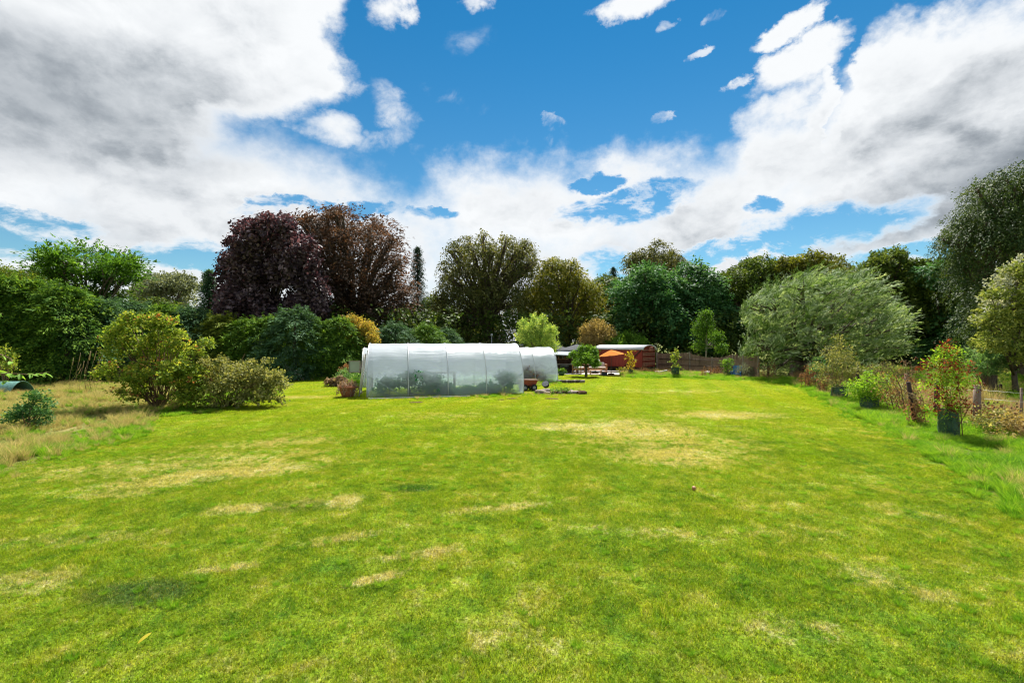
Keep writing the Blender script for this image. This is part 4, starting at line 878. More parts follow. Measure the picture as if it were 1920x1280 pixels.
def tunnel(name, label, org, ang, Ln, Wd, Ht, bays, seed, wr=.03):
    rg = np.random.default_rng(seed); root = empty(name, org, ang, label=label, cat='polytunnel'); pr = tprof(Wd, Ht); n = len(pr)
    pr = [(y + Wd / 2, z) for y, z in pr]; sub = 16; xs = np.linspace(0, Ln, bays * sub + 1); V = []
    ph = rg.uniform(0, 6.28, (bays + 1, 6))
    for i, x in enumerate(xs):
        bi = min(i // sub, bays - 1); f = (x / Ln * bays) - bi; sag = math.sin(math.pi * f)
        for j, (y, z) in enumerate(pr):
            w = j / (n - 1); nx, nz = (y - Wd / 2) / (Wd / 2), z / Ht; q = math.hypot(nx, nz) + 1e-6
            a = wr * sag * (math.sin(w * 46 + 3 * f + ph[bi, 0]) * .35 + math.sin(w * 29 - 5 * f + ph[bi, 1]) * .45 + .25 * math.sin(9 * f + w * 17 + ph[bi, 2])) - .018 * sag * min(1, z / .5)
            k = min(1, z / .3); V.append((x, y + a * nx / q * k, max(0, z + a * nz / q * k)))
    Fq = [(i * n + j, (i + 1) * n + j, (i + 1) * n + j + 1, i * n + j + 1) for i in range(len(xs) - 1) for j in range(n - 1)]
    me = np_mesh('film_cover', V, Fq, M_film, smooth=True); link('film_cover', me, root)
    for k in range(bays + 1):
        x = Ln * k / bays; MB().tube([(x, y + (.012 if y > Wd / 2 else -.012), z + .004) for y, z in pr], .022, 8).build('hoop', M_hoop, root)
    MB().tube([(0, Wd / 2, Ht - .06), (Ln, Wd / 2, Ht - .06)], .02, 6).build('ridge_pole', M_hoop, root)
    # gables
    for gi, x in enumerate((.0, Ln)):
        xx = x + (-.02 if gi == 0 else .02); pts = [(y, z) for y, z in pr]; c = [(xx, y, z) for y, z in pts]
        if gi == 1:
            MB().add(c, [tuple(range(len(c)))]).build('gable_film', M_film, root)
        else: # door gap in the middle of the near gable
            dl, dr = Wd / 2 - .6, Wd / 2 + .6
            A = [(xx, y, z) for y, z in pts if y <= dl] ; A += [(xx, dl, A[-1][2]), (xx, dl, 0)]
            Bq = [(xx, y, z) for y, z in pts if y >= dr]; Bq = [(xx, dr, 0), (xx, dr, Bq[0][2])] + Bq
            MB().add(A, [tuple(range(len(A)))]).build('gable_film', M_film, root); MB().add(Bq, [tuple(range(len(Bq)))]).build('gable_film', M_film, root)
            for yy in (dl, dr): MB().box((xx - .04, yy, 1.05), (.07, .07, 2.1)).build('door_post', M_white_wood, root)
            MB().box((xx - .04, Wd / 2, 2.13), (.07, 1.35, .07)).build('door_lintel', M_white_wood, root)
    # diagonal braces inside
    MB().tube([(.05, .12, 1.0), (1.5, .2, .1)], .018, 6).build('brace', M_hoop, root)
    MB().tube([(Ln - .05, .12, 1.0), (Ln - 1.5, .2, .1)], .018, 6).build('brace', M_hoop, root)
    return root, pr
A1 = R(13); o1 = Vector((-6.68, 21.6, 0)); T1, _ = tunnel('polytunnel', 'large milky polytunnel with dark green plants pressed inside its near wall', o1, A1, 7.45, 4.2, 2.5, 4, 3)
o2 = Vector((2.86, 29.3, 0)) - Vector((math.cos(A1), math.sin(A1), 0)) * 11.7; T2, _ = tunnel('polytunnel', 'smaller wrinkled polytunnel standing behind the large one', o2, A1, 11.7, 4.0, 2.22, 8, 4, .055)
def tl(o, x, y, z=0): return o + Vector((math.cos(A1) * x - math.sin(A1) * y, math.sin(A1) * x + math.cos(A1) * y, z))
# crops inside
def crops():
    rg = np.random.default_rng(81)
    for i, (x, y, r, h, lab) in enumerate([(1.0, .75, .5, .8, 'low dark green crop inside the large polytunnel by its left end'), (2.0, .75, .6, 1.15, 'tallest dark leafy crop inside the large polytunnel'), (2.9, .8, .55, 1.0, 'dark leafy crop in the second bay of the large polytunnel'),
                                    (3.7, .75, .40, .45, 'low crop under the shelf inside the large polytunnel'), (4.7, .75, .5, .36, 'sparse low crop in the third bay of the large polytunnel'), (5.7, .75, .5, .5, 'crop in the fourth bay of the large polytunnel'), (6.6, .75, .6, .95, 'feathery crop at the right end inside the large polytunnel')]):
        p = tl(o1, x, y - .12); lb = [(0, 0, h * .5, r, r * .8, h * .5), (rg.uniform(-.3, .3), .1, h * .75, r * .6, r * .6, h * .3)]
        shrub('crop_plant', lab, p, lb, MAT['tomato'], int(170 * h), 9, dict(SH, ll=.13, lw=.08), 6, 82 + i, 'plant')
    for i, x in enumerate((8.6, 9.6, 10.4)):
        p = tl(o2, x, .42); shrub('dried_plant', ['brown dried plant inside the small polytunnel, left of its hoop', 'brown dried plant inside the small polytunnel at the seen hoop', 'small brown dried plant near the right end of the small polytunnel'][i], p, [(0, 0, .6 - .12 * i, .6, .3, .6 - .12 * i)], MAT['dead'], 200, 8, dict(SH, ll=.12, lw=.06), 10, 95 + i, 'plant')
crops()
sh_ = empty('staging_table', tl(o1, 3.4, 1.7), A1, label='wooden staging shelf seen dimly inside the large polytunnel', cat='table')
MB().box((0, 0, 1.0), (1.7, .6, .05)).build('tabletop', M_oldwood, sh_)
for sx in (-.8, .8):
    for sy in (-.25, .25): MB().box((sx, sy, .49), (.06, .06, .98)).build('leg', M_oldwood, sh_)
tag(MB().box((0, 0, .03), (4.6, .16, .06), bev=.008).build('plank', plain('pale_plank', (.52, .50, .46), .8), loc=tl(o1, 2.4, -.55), rot=(0, 0, A1)), 'long pale plank lying on the grass before the large polytunnel', 'plank')
bd = empty('board_sign', gp(669, 738) + Vector((0, 2.0, 0)), label='square greenish board on a wooden post left of the polytunnels', cat='board')
z0, y0 = bd.location.z, bd.location.y
bc = at(665, 687, y0) - bd.location
MB().box(bc, (.56, .03, .60), bev=.006).build('panel', plain('mirror_board', (.32, .36, .31), .35, .5, var=.12, scale=2), bd)
MB().box((bc.x, -.022, bc.z + .305), (.60, .05, .03)).box((bc.x, -.022, bc.z - .305), (.60, .05, .03)).box((bc.x - .29, -.022, bc.z), (.03, .05, .57)).box((bc.x + .29, -.022, bc.z), (.03, .05, .57)).build('frame', M_oldwood, bd)
MB().box((.12, .05, .6), (.14, .08, 1.2)).build('post', M_oldwood, bd)
# leaning door
dr_ = empty('leaning_door', tl(o1, -.28, .6), A1, label='open polytunnel door frame leaning at the left gable', cat='door')
for yy in (0, .95): MB().tube([(-.12, yy, 0), (.12, yy, 2.0)], .035, 5).build('stile', M_white_wood, dr_)
for zz_ in (.15, 1.0, 1.9): MB().tube([(-.12 + .12 * zz_, 0, zz_), (-.12 + .12 * zz_, .95, zz_)], .03, 5).build('rail', M_white_wood, dr_)
MB().tube([(-.1, .02, 1.25), (.1, .9, 1.95)], .03, 5).tube([(-.12, .1, 1.1), (.06, .7, 1.7)], .025, 5).build('brace', M_oldwood, dr_)

# terracotta pot with withered plant, leaf heap
p = gp(652, 744); pot = empty('terracotta_pot', p, label='terracotta pot with withered trailing plant at the polytunnel corner', cat='pot')
MB().lathe([(.24, 0), (.34, .25), (.36, .42), (.40, .43), (.40, .52), (.34, .52), (.32, .44)], 24).build('pot_body', plain('terracotta', (.34, .13, .07), .85, .1), pot)
rg_ = np.random.default_rng(5); P, O = lobe_points(rg_, [(0, 0, .55, .42, .42, .20)], 120, -.8); V, Fq, tn = sprays(rg_, P, O, 9, **dict(SH, ll=.16, lw=.03, droop=1.2, sl=.5)); link('withered_plant', np_mesh('withered_plant', V, Fq, MAT['heap'], tn), pot, kind='stuff')
def heap(name, label, loc, rx, ry, h, mat, n, seed, ll=.16, lw=.09):
    rg = np.random.default_rng(seed); root = empty(name, loc, label=label, cat='heap'); P, O = lobe_points(rg, [(0, 0, 0, rx, ry, h)], n, 0, (.6, 1)); V, Fq, tn = sprays(rg, P, O, 8, **dict(SH, ll=ll, lw=lw, sl=.3, th=.05)); V[:, 2] = np.maximum(V[:, 2], .01)
    link('leaves', np_mesh('leaves', V, Fq, mat, tn), root, kind='stuff')
heap('leaf_heap', 'heap of dry brown cuttings on the grass left of the polytunnel', gp(630, 724), .75, .5, .42, MAT['heap'], 160, 91)
b = gp(658, 718); shrub('weed_clump', 'bright green weed mound below the square board', b, rel(b, [(650, 706, 16, 12), (664, 710, 12, 12), (640, 712, 10, 8)]), MAT['willow_green'], 200, 8, dict(SH, ll=.14, lw=.04, wind=(0, 0, .5)), 6, 92, 'plant')
b = gp(645, 714); shrub('dark_weed', 'dark leafed weeds with pale seedheads beside the square board', b, rel(b, [(645, 692, 7, 6), (651, 690, 4, 6)]), MAT['dead'], 50, 7, dict(SH, ll=.12, lw=.05), 6, 93, 'plant')

# ------------------------------------------------------------------ things between tunnels and patio
M_red = plain('faded_red_paint', (.28, .055, .035), .55, .35, var=.3); M_black = plain('black_rubber', (.02, .02, .022), .7, .3); M_grey = plain('grey_plastic', (.30, .31, .33), .5, .4, var=.1); M_stone = plain('stone', (.24, .20, .16), .95, .1, var=.35, scale=6, bs=.6, bd=.03); M_soil = plain('dark_soil', (.09, .055, .035), .95, .05, var=.4, scale=20, bs=1, bd=.05)
wb = empty('garden_cart', gp(992, 733) + Vector((.0, .3, 0)), R(15), label='small red garden cart with black wheels at the large polytunnel corner', cat='cart')
MB().add([(-.42, -.22, .30), (.32, -.22, .30), (.32, .22, .30), (-.42, .22, .30), (-.52, -.28, .56), (.42, -.28, .56), (.42, .28, .56), (-.52, .28, .56)], [(0, 1, 5, 4), (1, 2, 6, 5), (2, 3, 7, 6), (3, 0, 4, 7), (0, 3, 2, 1)]).build('tray', M_red, wb)
MB().tube([(-.52, -.28, .57), (.42, -.28, .57), (.42, .28, .57), (-.52, .28, .57), (-.52, -.28, .57)], .018, 5).build('rim', plain('rusty_edge', (.30, .18, .12)), wb)
MB().box((-.05, 0, .27), (.6, .08, .05)).tube([(.2, -.3, .17), (.2, .3, .17)], .015, 6).tube([(-.3, -.3, .17), (-.3, .3, .17)], .015, 6).box((.2, 0, .22), (.05, .4, .1)).box((-.3, 0, .22), (.05, .4, .1)).build('chassis', M_red, wb)
for x in (.2, -.3):
    for y in (-.3, .3):
        Mr = Matrix.Rotation(R(90), 4, 'X'); w_ = MB().lathe([(.09, -.05), (.16, -.055), (.175, 0), (.16, .055), (.09, .05), (.09, -.05)], 22, (x, y, .175), Mr).build('wheel', M_black, wb)
        MB().lathe([(.0, -.04), (.09, -.045), (.09, .045), (.0, .04)], 14, (x, y, .175), Mr).build('rim', M_grey, w_)
# raised stone bed
bed = empty('stone_bed', gp(1045, 738), R(6), label='ruined low bed of stones and turf on the lawn before the small polytunnel', cat='stone bed')
_rg = random.Random(12)
def rock(cx, cy, cz, sx, sy, sz, mat, parent, nm='stone'):
    import bmesh
    bm = bmesh.new(); bmesh.ops.create_icosphere(bm, subdivisions=2, radius=.5)
    for v in bm.verts:
        c = v.co * 1.25; v.co = Vector((max(-.5, min(.5, c.x)), max(-.5, min(.5, c.y)), max(-.5, min(.5, c.z)))) * _rg.uniform(.88, 1.08)
        v.co = Vector((v.co.x * sx, v.co.y * sy, v.co.z * sz))
    me = bpy.data.meshes.new(nm); bm.to_mesh(me); bm.free(); me.materials.append(mat)
    return link(nm, me, parent, loc=(cx, cy, cz), rot=(0, 0, _rg.uniform(-.4, .4)))
for (x, y, w, h) in [(-.85, 0, .55, .24), (-.5, .25, .5, .26), (-.15, .05, .38, .2), (.15, .3, .4, .18), (.35, .0, .3, .16), (.62, .25, .5, .2), (.75, -.05, .6, .17), (.98, .15, .3, .16), (-.55, -.15, .35, .16), (.1, -.1, .3, .14)]:
    rock(x, y, h / 2 - .02, w, w * .7, h, M_stone, bed)
rock(.2, .2, .05, 1.5, .7, .22, M_soil, bed, 'soil')
rg_ = np.random.default_rng(6); P = np.stack([rg_.uniform(-.3, .6, 60), rg_.uniform(-.3, .3, 60), rg_.uniform(.1, .22, 60)], 1); V, Fq, tn = sprays(rg_, P, unit(rg_.normal(0, 1, (60, 3)) + [0, 0, 1]), 8, **dict(SH, ll=.12, lw=.04)); link('weeds', np_mesh('weeds', V, Fq, MAT['bright'], tn), bed, kind='stuff')
bk = empty('bucket', gp(1024, 733) + Vector((0, .2, .24)), label='black bucket tipped over on the stone bed, grey base showing', cat='bucket')
Mb = Matrix.Rotation(R(48), 4, 'X') @ Matrix.Rotation(R(-18), 4, 'Y')
MB().lathe([(.20, -.12), (.24, .10), (.25, .12), (.23, .12), (.19, -.1), (.0, -.1)], 24, (0, 0, .1), Mb, smooth=False).build('bucket_body', M_black, bk)
MB().lathe([(.0, .115), (.21, .118), (.22, .13), (.0, .132)], 24, (0, 0, .1), Mb, smooth=False).build('lid', plain('dull_grey', (.24, .24, .25), .8, .1, var=.3), bk)
bk.scale = (.8, .8, .8)
rk = rock(0, 0, .08, .5, .4, .24, M_soil, None, 'mole_hill'); rk.location = gp(1091, 739) + Vector((0, 0, .06)); tag(rk, 'small brown molehill right of the ruined stone bed', 'molehill')
lg = empty('log_pile', gp(1070, 718), R(8), label='low row of rotting logs and turf below the crab apple', cat='log pile')
for i in range(7):
    x = -.75 + i * .24; MB().tube([(x - .15, _rg.uniform(-.1, .1), .1), (x + .2, _rg.uniform(-.1, .1), .12)], [.10, .09], 8).build('log', bark if i % 2 else M_oldwood, lg)
for j, (px, py, w) in enumerate([(780, 755, .6), (960, 748, .5), (1034, 748, .6), (940, 750, .3)]):
    r_ = rock(0, 0, 0, w, w * .5, .06, M_soil, None, 'bare_soil_patch'); r_.location = gp(px, py) + Vector((0, 0, .012)); tag(r_, ['scraped soil patch below the first seam of the large polytunnel', 'scraped soil patch below the right end of the large polytunnel', 'long scraped soil patch below the ruined stone bed', 'tiny soil patch just left of the large polytunnel right corner'][j], 'soil patch')

# ------------------------------------------------------------------ patio corner
M_slab = plain('pale_paving', (.62, .58, .53), .85, .15, var=.08, scale=3); M_deck = plain('grey_decking', (.20, .18, .17), .85, .15, grain=(.2, 1, 1), var=.3)
M_char = plain('charcoal_felt', (.045, .052, .062), .85, .2, var=.25); M_slate = plain('slate_canopy', (.16, .19, .22), .7, .3, var=.15); M_dkwood = plain('dark_stained_wood', (.06, .035, .025), .8, .2, var=.4, grain=(1, 1, .2)); M_teak = plain('teak', (.34, .17, .08), .6, .3, grain=(.3, 1, 1), var=.25); M_cush = plain('grey_cushion', (.34, .33, .36), .9, .1, var=.12, scale=4); M_cream = plain('cream_cushion', (.60, .56, .52), .9, .1, var=.06)
pat = empty('patio', gp(1105, 702.4), label=None); pat['kind'] = 'structure'
pa = gp(1105, 702.4)
for i in range(11):
    for j in range(3):
        x0_ = -2.9 + i * .55; MB().box((x0_, .15 + j * .62, .025), (.535, .60, .06), bev=.006).build('paving_slab', M_slab, pat)
for j in range(9): MB().box((.7, 2.15 + j * .2, .06), (7.2, .19, .12)).build('decking_board', M_deck, pat)
def gazebo(name, label, px, ytop, Y, w, eave, rise, mat):
    r = empty(name, ((px - 960) / F * Y, Y, 0), label=label, cat='gazebo'); zt = H - (ytop - 640) / F * Y; h = w / 2
    z1 = zt - rise
    MB().add([(-h, -h, z1), (h, -h, z1), (h, h, z1), (-h, h, z1), (0, 0, zt)], [(0, 1, 4), (1, 2, 4), (2, 3, 4), (3, 0, 4), (3, 2, 1, 0)]).build('roof', mat, r)
    for (a, bq) in (((-h, -h), (h, -h)), ((h, -h), (h, h)), ((h, h), (-h, h)), ((-h, h), (-h, -h))):
        MB().add([(a[0], a[1], z1 + .002), (bq[0], bq[1], z1 + .002), (bq[0], bq[1], z1 - .2), (a[0], a[1], z1 - .2)], [(0, 1, 2, 3)]).build('valance', M_char, r)
    for sx in (-1, 1):
        for sy in (-1, 1): MB().box((sx * (h - .08), sy * (h - .08), (z1 - .01) / 2), (.09, .09, z1 - .01)).build('post', M_dkwood, r)
gazebo('gazebo', 'dark pyramid-roofed gazebo partly behind the bright young tree', 1040, 644.5, 41, 2.7, 0, .52, M_char)
gazebo('gazebo', 'rounded grey pyramid-roofed gazebo behind the crab apple', 1082, 645, 42.5, 2.9, 0, .5, M_char)
# bar shelter
br = empty('garden_bar', ((1055 - 960) / F * 39, 39, 0), label='dark wooden garden bar under a grey sloping canopy', cat='bar'); 
MB().add([(-1.5, -1.3, 1.50), (1.2, -1.3, 1.42), (1.2, .9, 1.72), (-1.5, .9, 1.78), (-1.5, -1.3, 1.58), (1.2, -1.3, 1.48), (1.2, .9, 1.78), (-1.5, .9, 1.84)], [(0, 3, 2, 1), (4, 5, 6, 7), (0, 1, 5, 4), (1, 2, 6, 5), (2, 3, 7, 6), (3, 0, 4, 7)]).build('canopy', M_slate, br)
for i in range(12): MB().box((-1.4 + i * .22, .85, .8), (.21, .05, 1.6)).build('back_board', M_dkwood, br)
for x in (-1.4, 1.1): MB().box((x, -1.15, .72), (.1, .1, 1.44)).build('post', M_dkwood, br)
MB().box((-.3, -.9, .75), (1.9, .45, .06)).build('counter', plain('worn_counter', (.40, .34, .28)), br)
MB().box((-.3, -.75, .37), (1.8, .06, .7)).build('front_panel', M_dkwood, br)
MB().box((-.3, .65, 1.1), (1.7, .25, .04)).build('shelf', M_teak, br)
_rg = random.Random(2)
for i in range(9): 
    bt = MB().lathe([(.03, 0), (.035, .01), (.035, .14), (.012, .19), (.012, .24)], 8, (-1.0 + i * .18, .62, 1.12)).build('bottle', [M_grey, M_teak, M_black][i % 3], None, loc=br.location); tag(bt, ('grey', 'brown', 'black')[i % 3] + ' bottle on the garden bar shelf, ' + ('first', 'second', 'third', 'fourth', 'fifth', 'sixth', 'seventh', 'eighth', 'ninth')[i] + ' from the left', 'bottle', 'bottles on the garden bar shelf')
gr = empty('kettle_barbecue', ((1058 - 960) / F * 37.6, 37.6, .12), label='black barbecue standing before the garden bar', cat='barbecue')
MB().box((0, 0, .42), (.62, .4, .34), bev=.05).build('fire_box', M_black, gr); MB().box((0, 0, .10), (.55, .36, .16)).build('base', M_black, gr)
for sx in (-.25, .25): MB().box((sx, 0, .24), (.04, .3, .14)).build('leg', M_black, gr)
MB().tube([(-.35, -.22, .55), (.35, -.22, .55)], .015, 6).build('handle', M_grey, gr)
pp = gp(1053, 703.5); pt = empty('planter', pp, label='round green planter on the patio corner by the small polytunnel', cat='planter')
MB().lathe([(.2, 0), (.26, .3), (.24, .3), (.22, .26), (0, .26)], 18).build('pot_body', plain('dark_green_glaze', (.05, .10, .04), .4, .5), pt); rg_ = np.random.default_rng(9); P, O = lobe_points(rg_, [(0, 0, .34, .27, .27, .12)], 50, -.2); V, Fq, tn = sprays(rg_, P, O, 8, **SH); link('plant', np_mesh('plant', V, Fq, MAT['bright'], tn), pt, kind='stuff')
# sofa
def sofa(loc, rz, Wd, label, arms=True, cush=3):
    r = empty('garden_sofa', loc, rz, label=label, cat='sofa')
    MB().box((0, 0, .30), (Wd, .72, .07)).build('seat_frame', M_teak, r)
    for sx in (-1, 1):
        for sy in (-.33, .33): MB().box((sx * (Wd / 2 - .04), sy, .31), (.07, .07, .62)).build('leg', M_teak, r)
        MB().box((sx * (Wd / 2 - .04), 0, .64), (.09, .78, .04)).build('armrest', M_teak, r)
    MB().box((0, .34, .62), (Wd - .16, .05, .05)).box((0, .34, .42), (Wd - .16, .03, .05)).build('back_rail', M_teak, r)
    MB().box((0, -.02, .40), (Wd - .2, .62, .12), bev=.04).build('seat_cushion', M_cream, r)
    cw = (Wd - .2) / cush
    for i in range(cush): MB().box((-Wd / 2 + .1 + cw * (i + .5), .24, .62), (cw - .03, .16, .34), bev=.05, M=Matrix.Rotation(R(-14), 4, 'X')).build('back_cushion', M_cush, r)
    return r
sy = gp(1110, 703).y + .55
sofa(((1119 - 960) / F * (sy + .9), sy + .9, .12), 0, 1.55, 'teak garden sofa with grey back cushions beside the parasol')
sofa(((1085 - 960) / F * (sy + .7), sy + .7, .12), R(70), 1.5, 'teak side sofa turned end-on left of the crab apple trunk', cush=2)
tb = empty('coffee_table', ((1116 - 960) / F * sy, sy - .25, .055), label='low teak slatted coffee table before the garden sofa', cat='table')
for i in range(5): MB().box((0, -.2 + i * .1, .31), (.95, .085, .025)).build('slat', M_teak, tb)
for sx in (-.42, .42):
    for s2 in (-.2, .2): MB().box((sx, s2, .15), (.05, .05, .30)).build('leg', M_teak, tb)
bx = MB().box((0, 0, .13), (.42, .3, .26), bev=.02).build('planter_box', M_char, loc=gp(1133, 704)); tag(bx, 'small dark planter box on the front edge of the patio', 'planter')
bx = MB().box((0, 0, .05), (.30, .3, .10), bev=.01).build('parasol_base', M_black, loc=gp(1149, 703.6) + Vector((0, .6, .055)))
bx.parent = None
egg = empty('pod_chair', ((1116 - 960) / F * 38.2, 38.2, .12), label='pale hanging-style pod chair peeping over the garden sofa', cat='chair')
MB().lathe([(.05, .25), (.34, .38), (.44, .65), (.38, .95), (.20, 1.12)], 18).build('shell', plain('pale_wicker', (.50, .48, .46), .8), egg); MB().lathe([(.3, 0), (.3, .04), (.04, .06), (.04, .3)], 14).build('base', M_char, egg)
# parasol
pu = empty('parasol', gp(1149, 703.6) + Vector((0, .6, .055)), label='orange parasol open on a dark pole before the red wagon', cat='parasol')
bpy.data.objects.remove(bx)
MB().lathe([(.26, 0), (.26, .05), (.05, .09), (.04, .1)], 20).build('base', M_black, pu)
Yp = pu.location.y; top = at(1141, 655.5, Yp) - pu.location
MB().tube([(0, 0, .05), (0, 0, 1.2), (0, 0, top.z)], .022, 8).build('pole', M_char, pu)
M_or = leaf_mat('orange_canvas', (.80, .30, .08), (.80, .30, .08), (.80, .30, .08), .42, .8, .1, (1.1, 1.0, .8))
seg = 8; Rp = .98; zr = top.z - .62; vs = []; cols = 6; tilt = Matrix.Rotation(R(-7), 4, 'Y')
for s in range(cols + 1):
    f = s / cols
    for k in range(seg * 4):
        th = 2 * math.pi * k / (seg * 4) + .39; ph = (k % 4) / 4; rib = 1 - .045 * f * math.sin(math.pi * ph)
        vs.append(tilt @ Vector((Rp * f * rib * math.cos(th), Rp * f * rib * math.sin(th), -(.34 * f + .06 * f * f) - .03 * f * math.sin(math.pi * ph))))
n_ = seg * 4; vs = [v + Vector((0, 0, top.z)) for v in vs]
MB().add(vs, [(s * n_ + k, s * n_ + (k + 1) % n_, (s + 1) * n_ + (k + 1) % n_, (s + 1) * n_ + k) for s in range(cols) for k in range(n_)], True).build('canopy', M_or, pu)
for k in range(seg):
    th = 2 * math.pi * k / seg + .39; e = tilt @ Vector((Rp * .97 * math.cos(th), Rp * .97 * math.sin(th), -.415)); MB().tube([(0, 0, top.z - .03), Vector((0, 0, top.z)) + e], .008, 4).build('rib', M_char, pu)
MB().lathe([(.03, 0), (.03, .05), (0, .09)], 8, (0, 0, top.z)).build('finial', M_teak, pu)

# ------------------------------------------------------------------ railway box wagon
M_wag = plain('oxide_red_boards', (.24, .040, .026), .7, .25, var=.22, grain=(1, 1, .15), scale=5); M_wag2 = plain('sunlit_red_boards', (.40, .15, .11), .75, .2, var=.25, scale=5); M_roof = plain('pale_grey_roof_felt', (.55, .55, .57), .7, .3, var=.08)  # paler red puts the grazing sunlight on the end boards into their colour
wo = Vector((10.97, 39.4, 0)); wd = Vector((-.751, .66, 0)); rzw = math.atan2(-wd.y, -wd.x)   # local -X runs along the side away from near corner
wg = empty('railway_wagon', wo, rzw, label='old oxide-red railway van used as a shed, pale curved roof', cat='wagon')
Lw, Ww, zb, ze, zt = 4.5, 2.4, .42, 1.93, 2.27
# local: side faces -Y, from x=-Lw..0 ; end face +X from y=0..Ww
for i in range(20):
    w = Lw / 20; MB().box((-Lw + w * (i + .5), 0, (zb + ze) / 2), (w - .012, .04, ze - zb)).build('side_plank', M_wag, wg)
def arch(y): return ze + (zt - ze) * math.sqrt(max(0, 1 - ((y - Ww / 2) / (Ww / 2)) ** 2))
for i in range(11):
    h = (ze - zb) / 11; MB().box((0.0, Ww / 2, zb + h * (i + .5)), (.05, Ww - .06, h - .03)).build('end_plank', M_wag2 if i % 3 else M_wag, wg)
ys = np.linspace(.06, Ww - .06, 13); arc = [(0, y, ze) for y in ys] + [(0, y, arch(y) - .03) for y in ys[::-1]]
MB().add(arc + [(-.04, a[1], a[2]) for a in arc], [tuple(range(26))]).build('end_arch', M_wag, wg)
MB().box((-Lw / 2, Ww, (zb + ze) / 2), (Lw, .04, ze - zb)).build('far_side', M_wag, wg); MB().box((-Lw, Ww / 2, (zb + ze) / 2), (.04, Ww - .06, ze - zb)).build('far_end', M_wag, wg)
MB().box((-.22, Ww / 2, .62), (.28, Ww - .1, .3)).build('inner_sill', M_dkwood, wg)
n = 16; vs = []
for x in (-Lw - .08, .1):
    for i in range(n + 1):
        y = Ww / 2 - (Ww / 2 + .08) * math.cos(math.pi * i / n); z = ze + (zt - ze + .03) * max(0.0, math.sin(math.pi * i / n)) ** .9; vs.append((x, y, z))
    for i in range(n + 1):
        y = Ww / 2 - (Ww / 2 + .05) * math.cos(math.pi * i / n); z = ze - .05 + (zt - ze + .02) * max(0.0, math.sin(math.pi * i / n)) ** .9; vs.append((x, y, z))
m_ = 2 * (n + 1); fs = [(i, i + 1, m_ + i + 1, m_ + i) for i in range(n)] + [(n + 1 + i, m_ + n + 1 + i, m_ + n + 2 + i, n + 2 + i) for i in range(n)]
fs += [(i, n + 1 + i, n + 2 + i, i + 1) for i in range(n)] + [(m_ + i, m_ + i + 1, m_ + n + 2 + i, m_ + n + 1 + i) for i in range(n)] + [(0, m_, m_ + n + 1, n + 1), (n, 2 * n + 1, m_ + 2 * n + 1, m_ + n)]
MB().add(vs, fs, True).build('roof', M_roof, wg)
for x in (-.06, -1.25, -3.2, -Lw + .06): MB().box((x, -.045, (zb + ze) / 2), (.09, .05, ze - zb)).build('upright', M_wag, wg)
d0, d1 = Vector((-.12, -.085, ze - .05)), Vector((-1.55, -.085, zb + .1)); MB().tube([d0, d1], .045, 4).build('diagonal_brace', M_dkwood, wg)
MB().box((-2.2, -.05, zb + .68), (1.6, .03, 1.3)).build('sliding_door', M_wag, wg)
MB().box((-Lw / 2, .15, zb - .1), (Lw, .14, .18)).build('solebar', M_dkwood, wg); MB().box((-Lw / 2, Ww - .15, zb - .1), (Lw, .14, .18)).build('solebar', M_dkwood, wg)
for x in (-.9, -Lw + .9):
    for y in (.2, Ww - .2): MB().box((x, y, .16), (.5, .2, .33)).build('sleeper_block', M_dkwood, wg)
MB().box((.12, Ww * .55, ze + .02), (.2, .42, .34), bev=.02).build('vent_hood', M_wag2, wg)

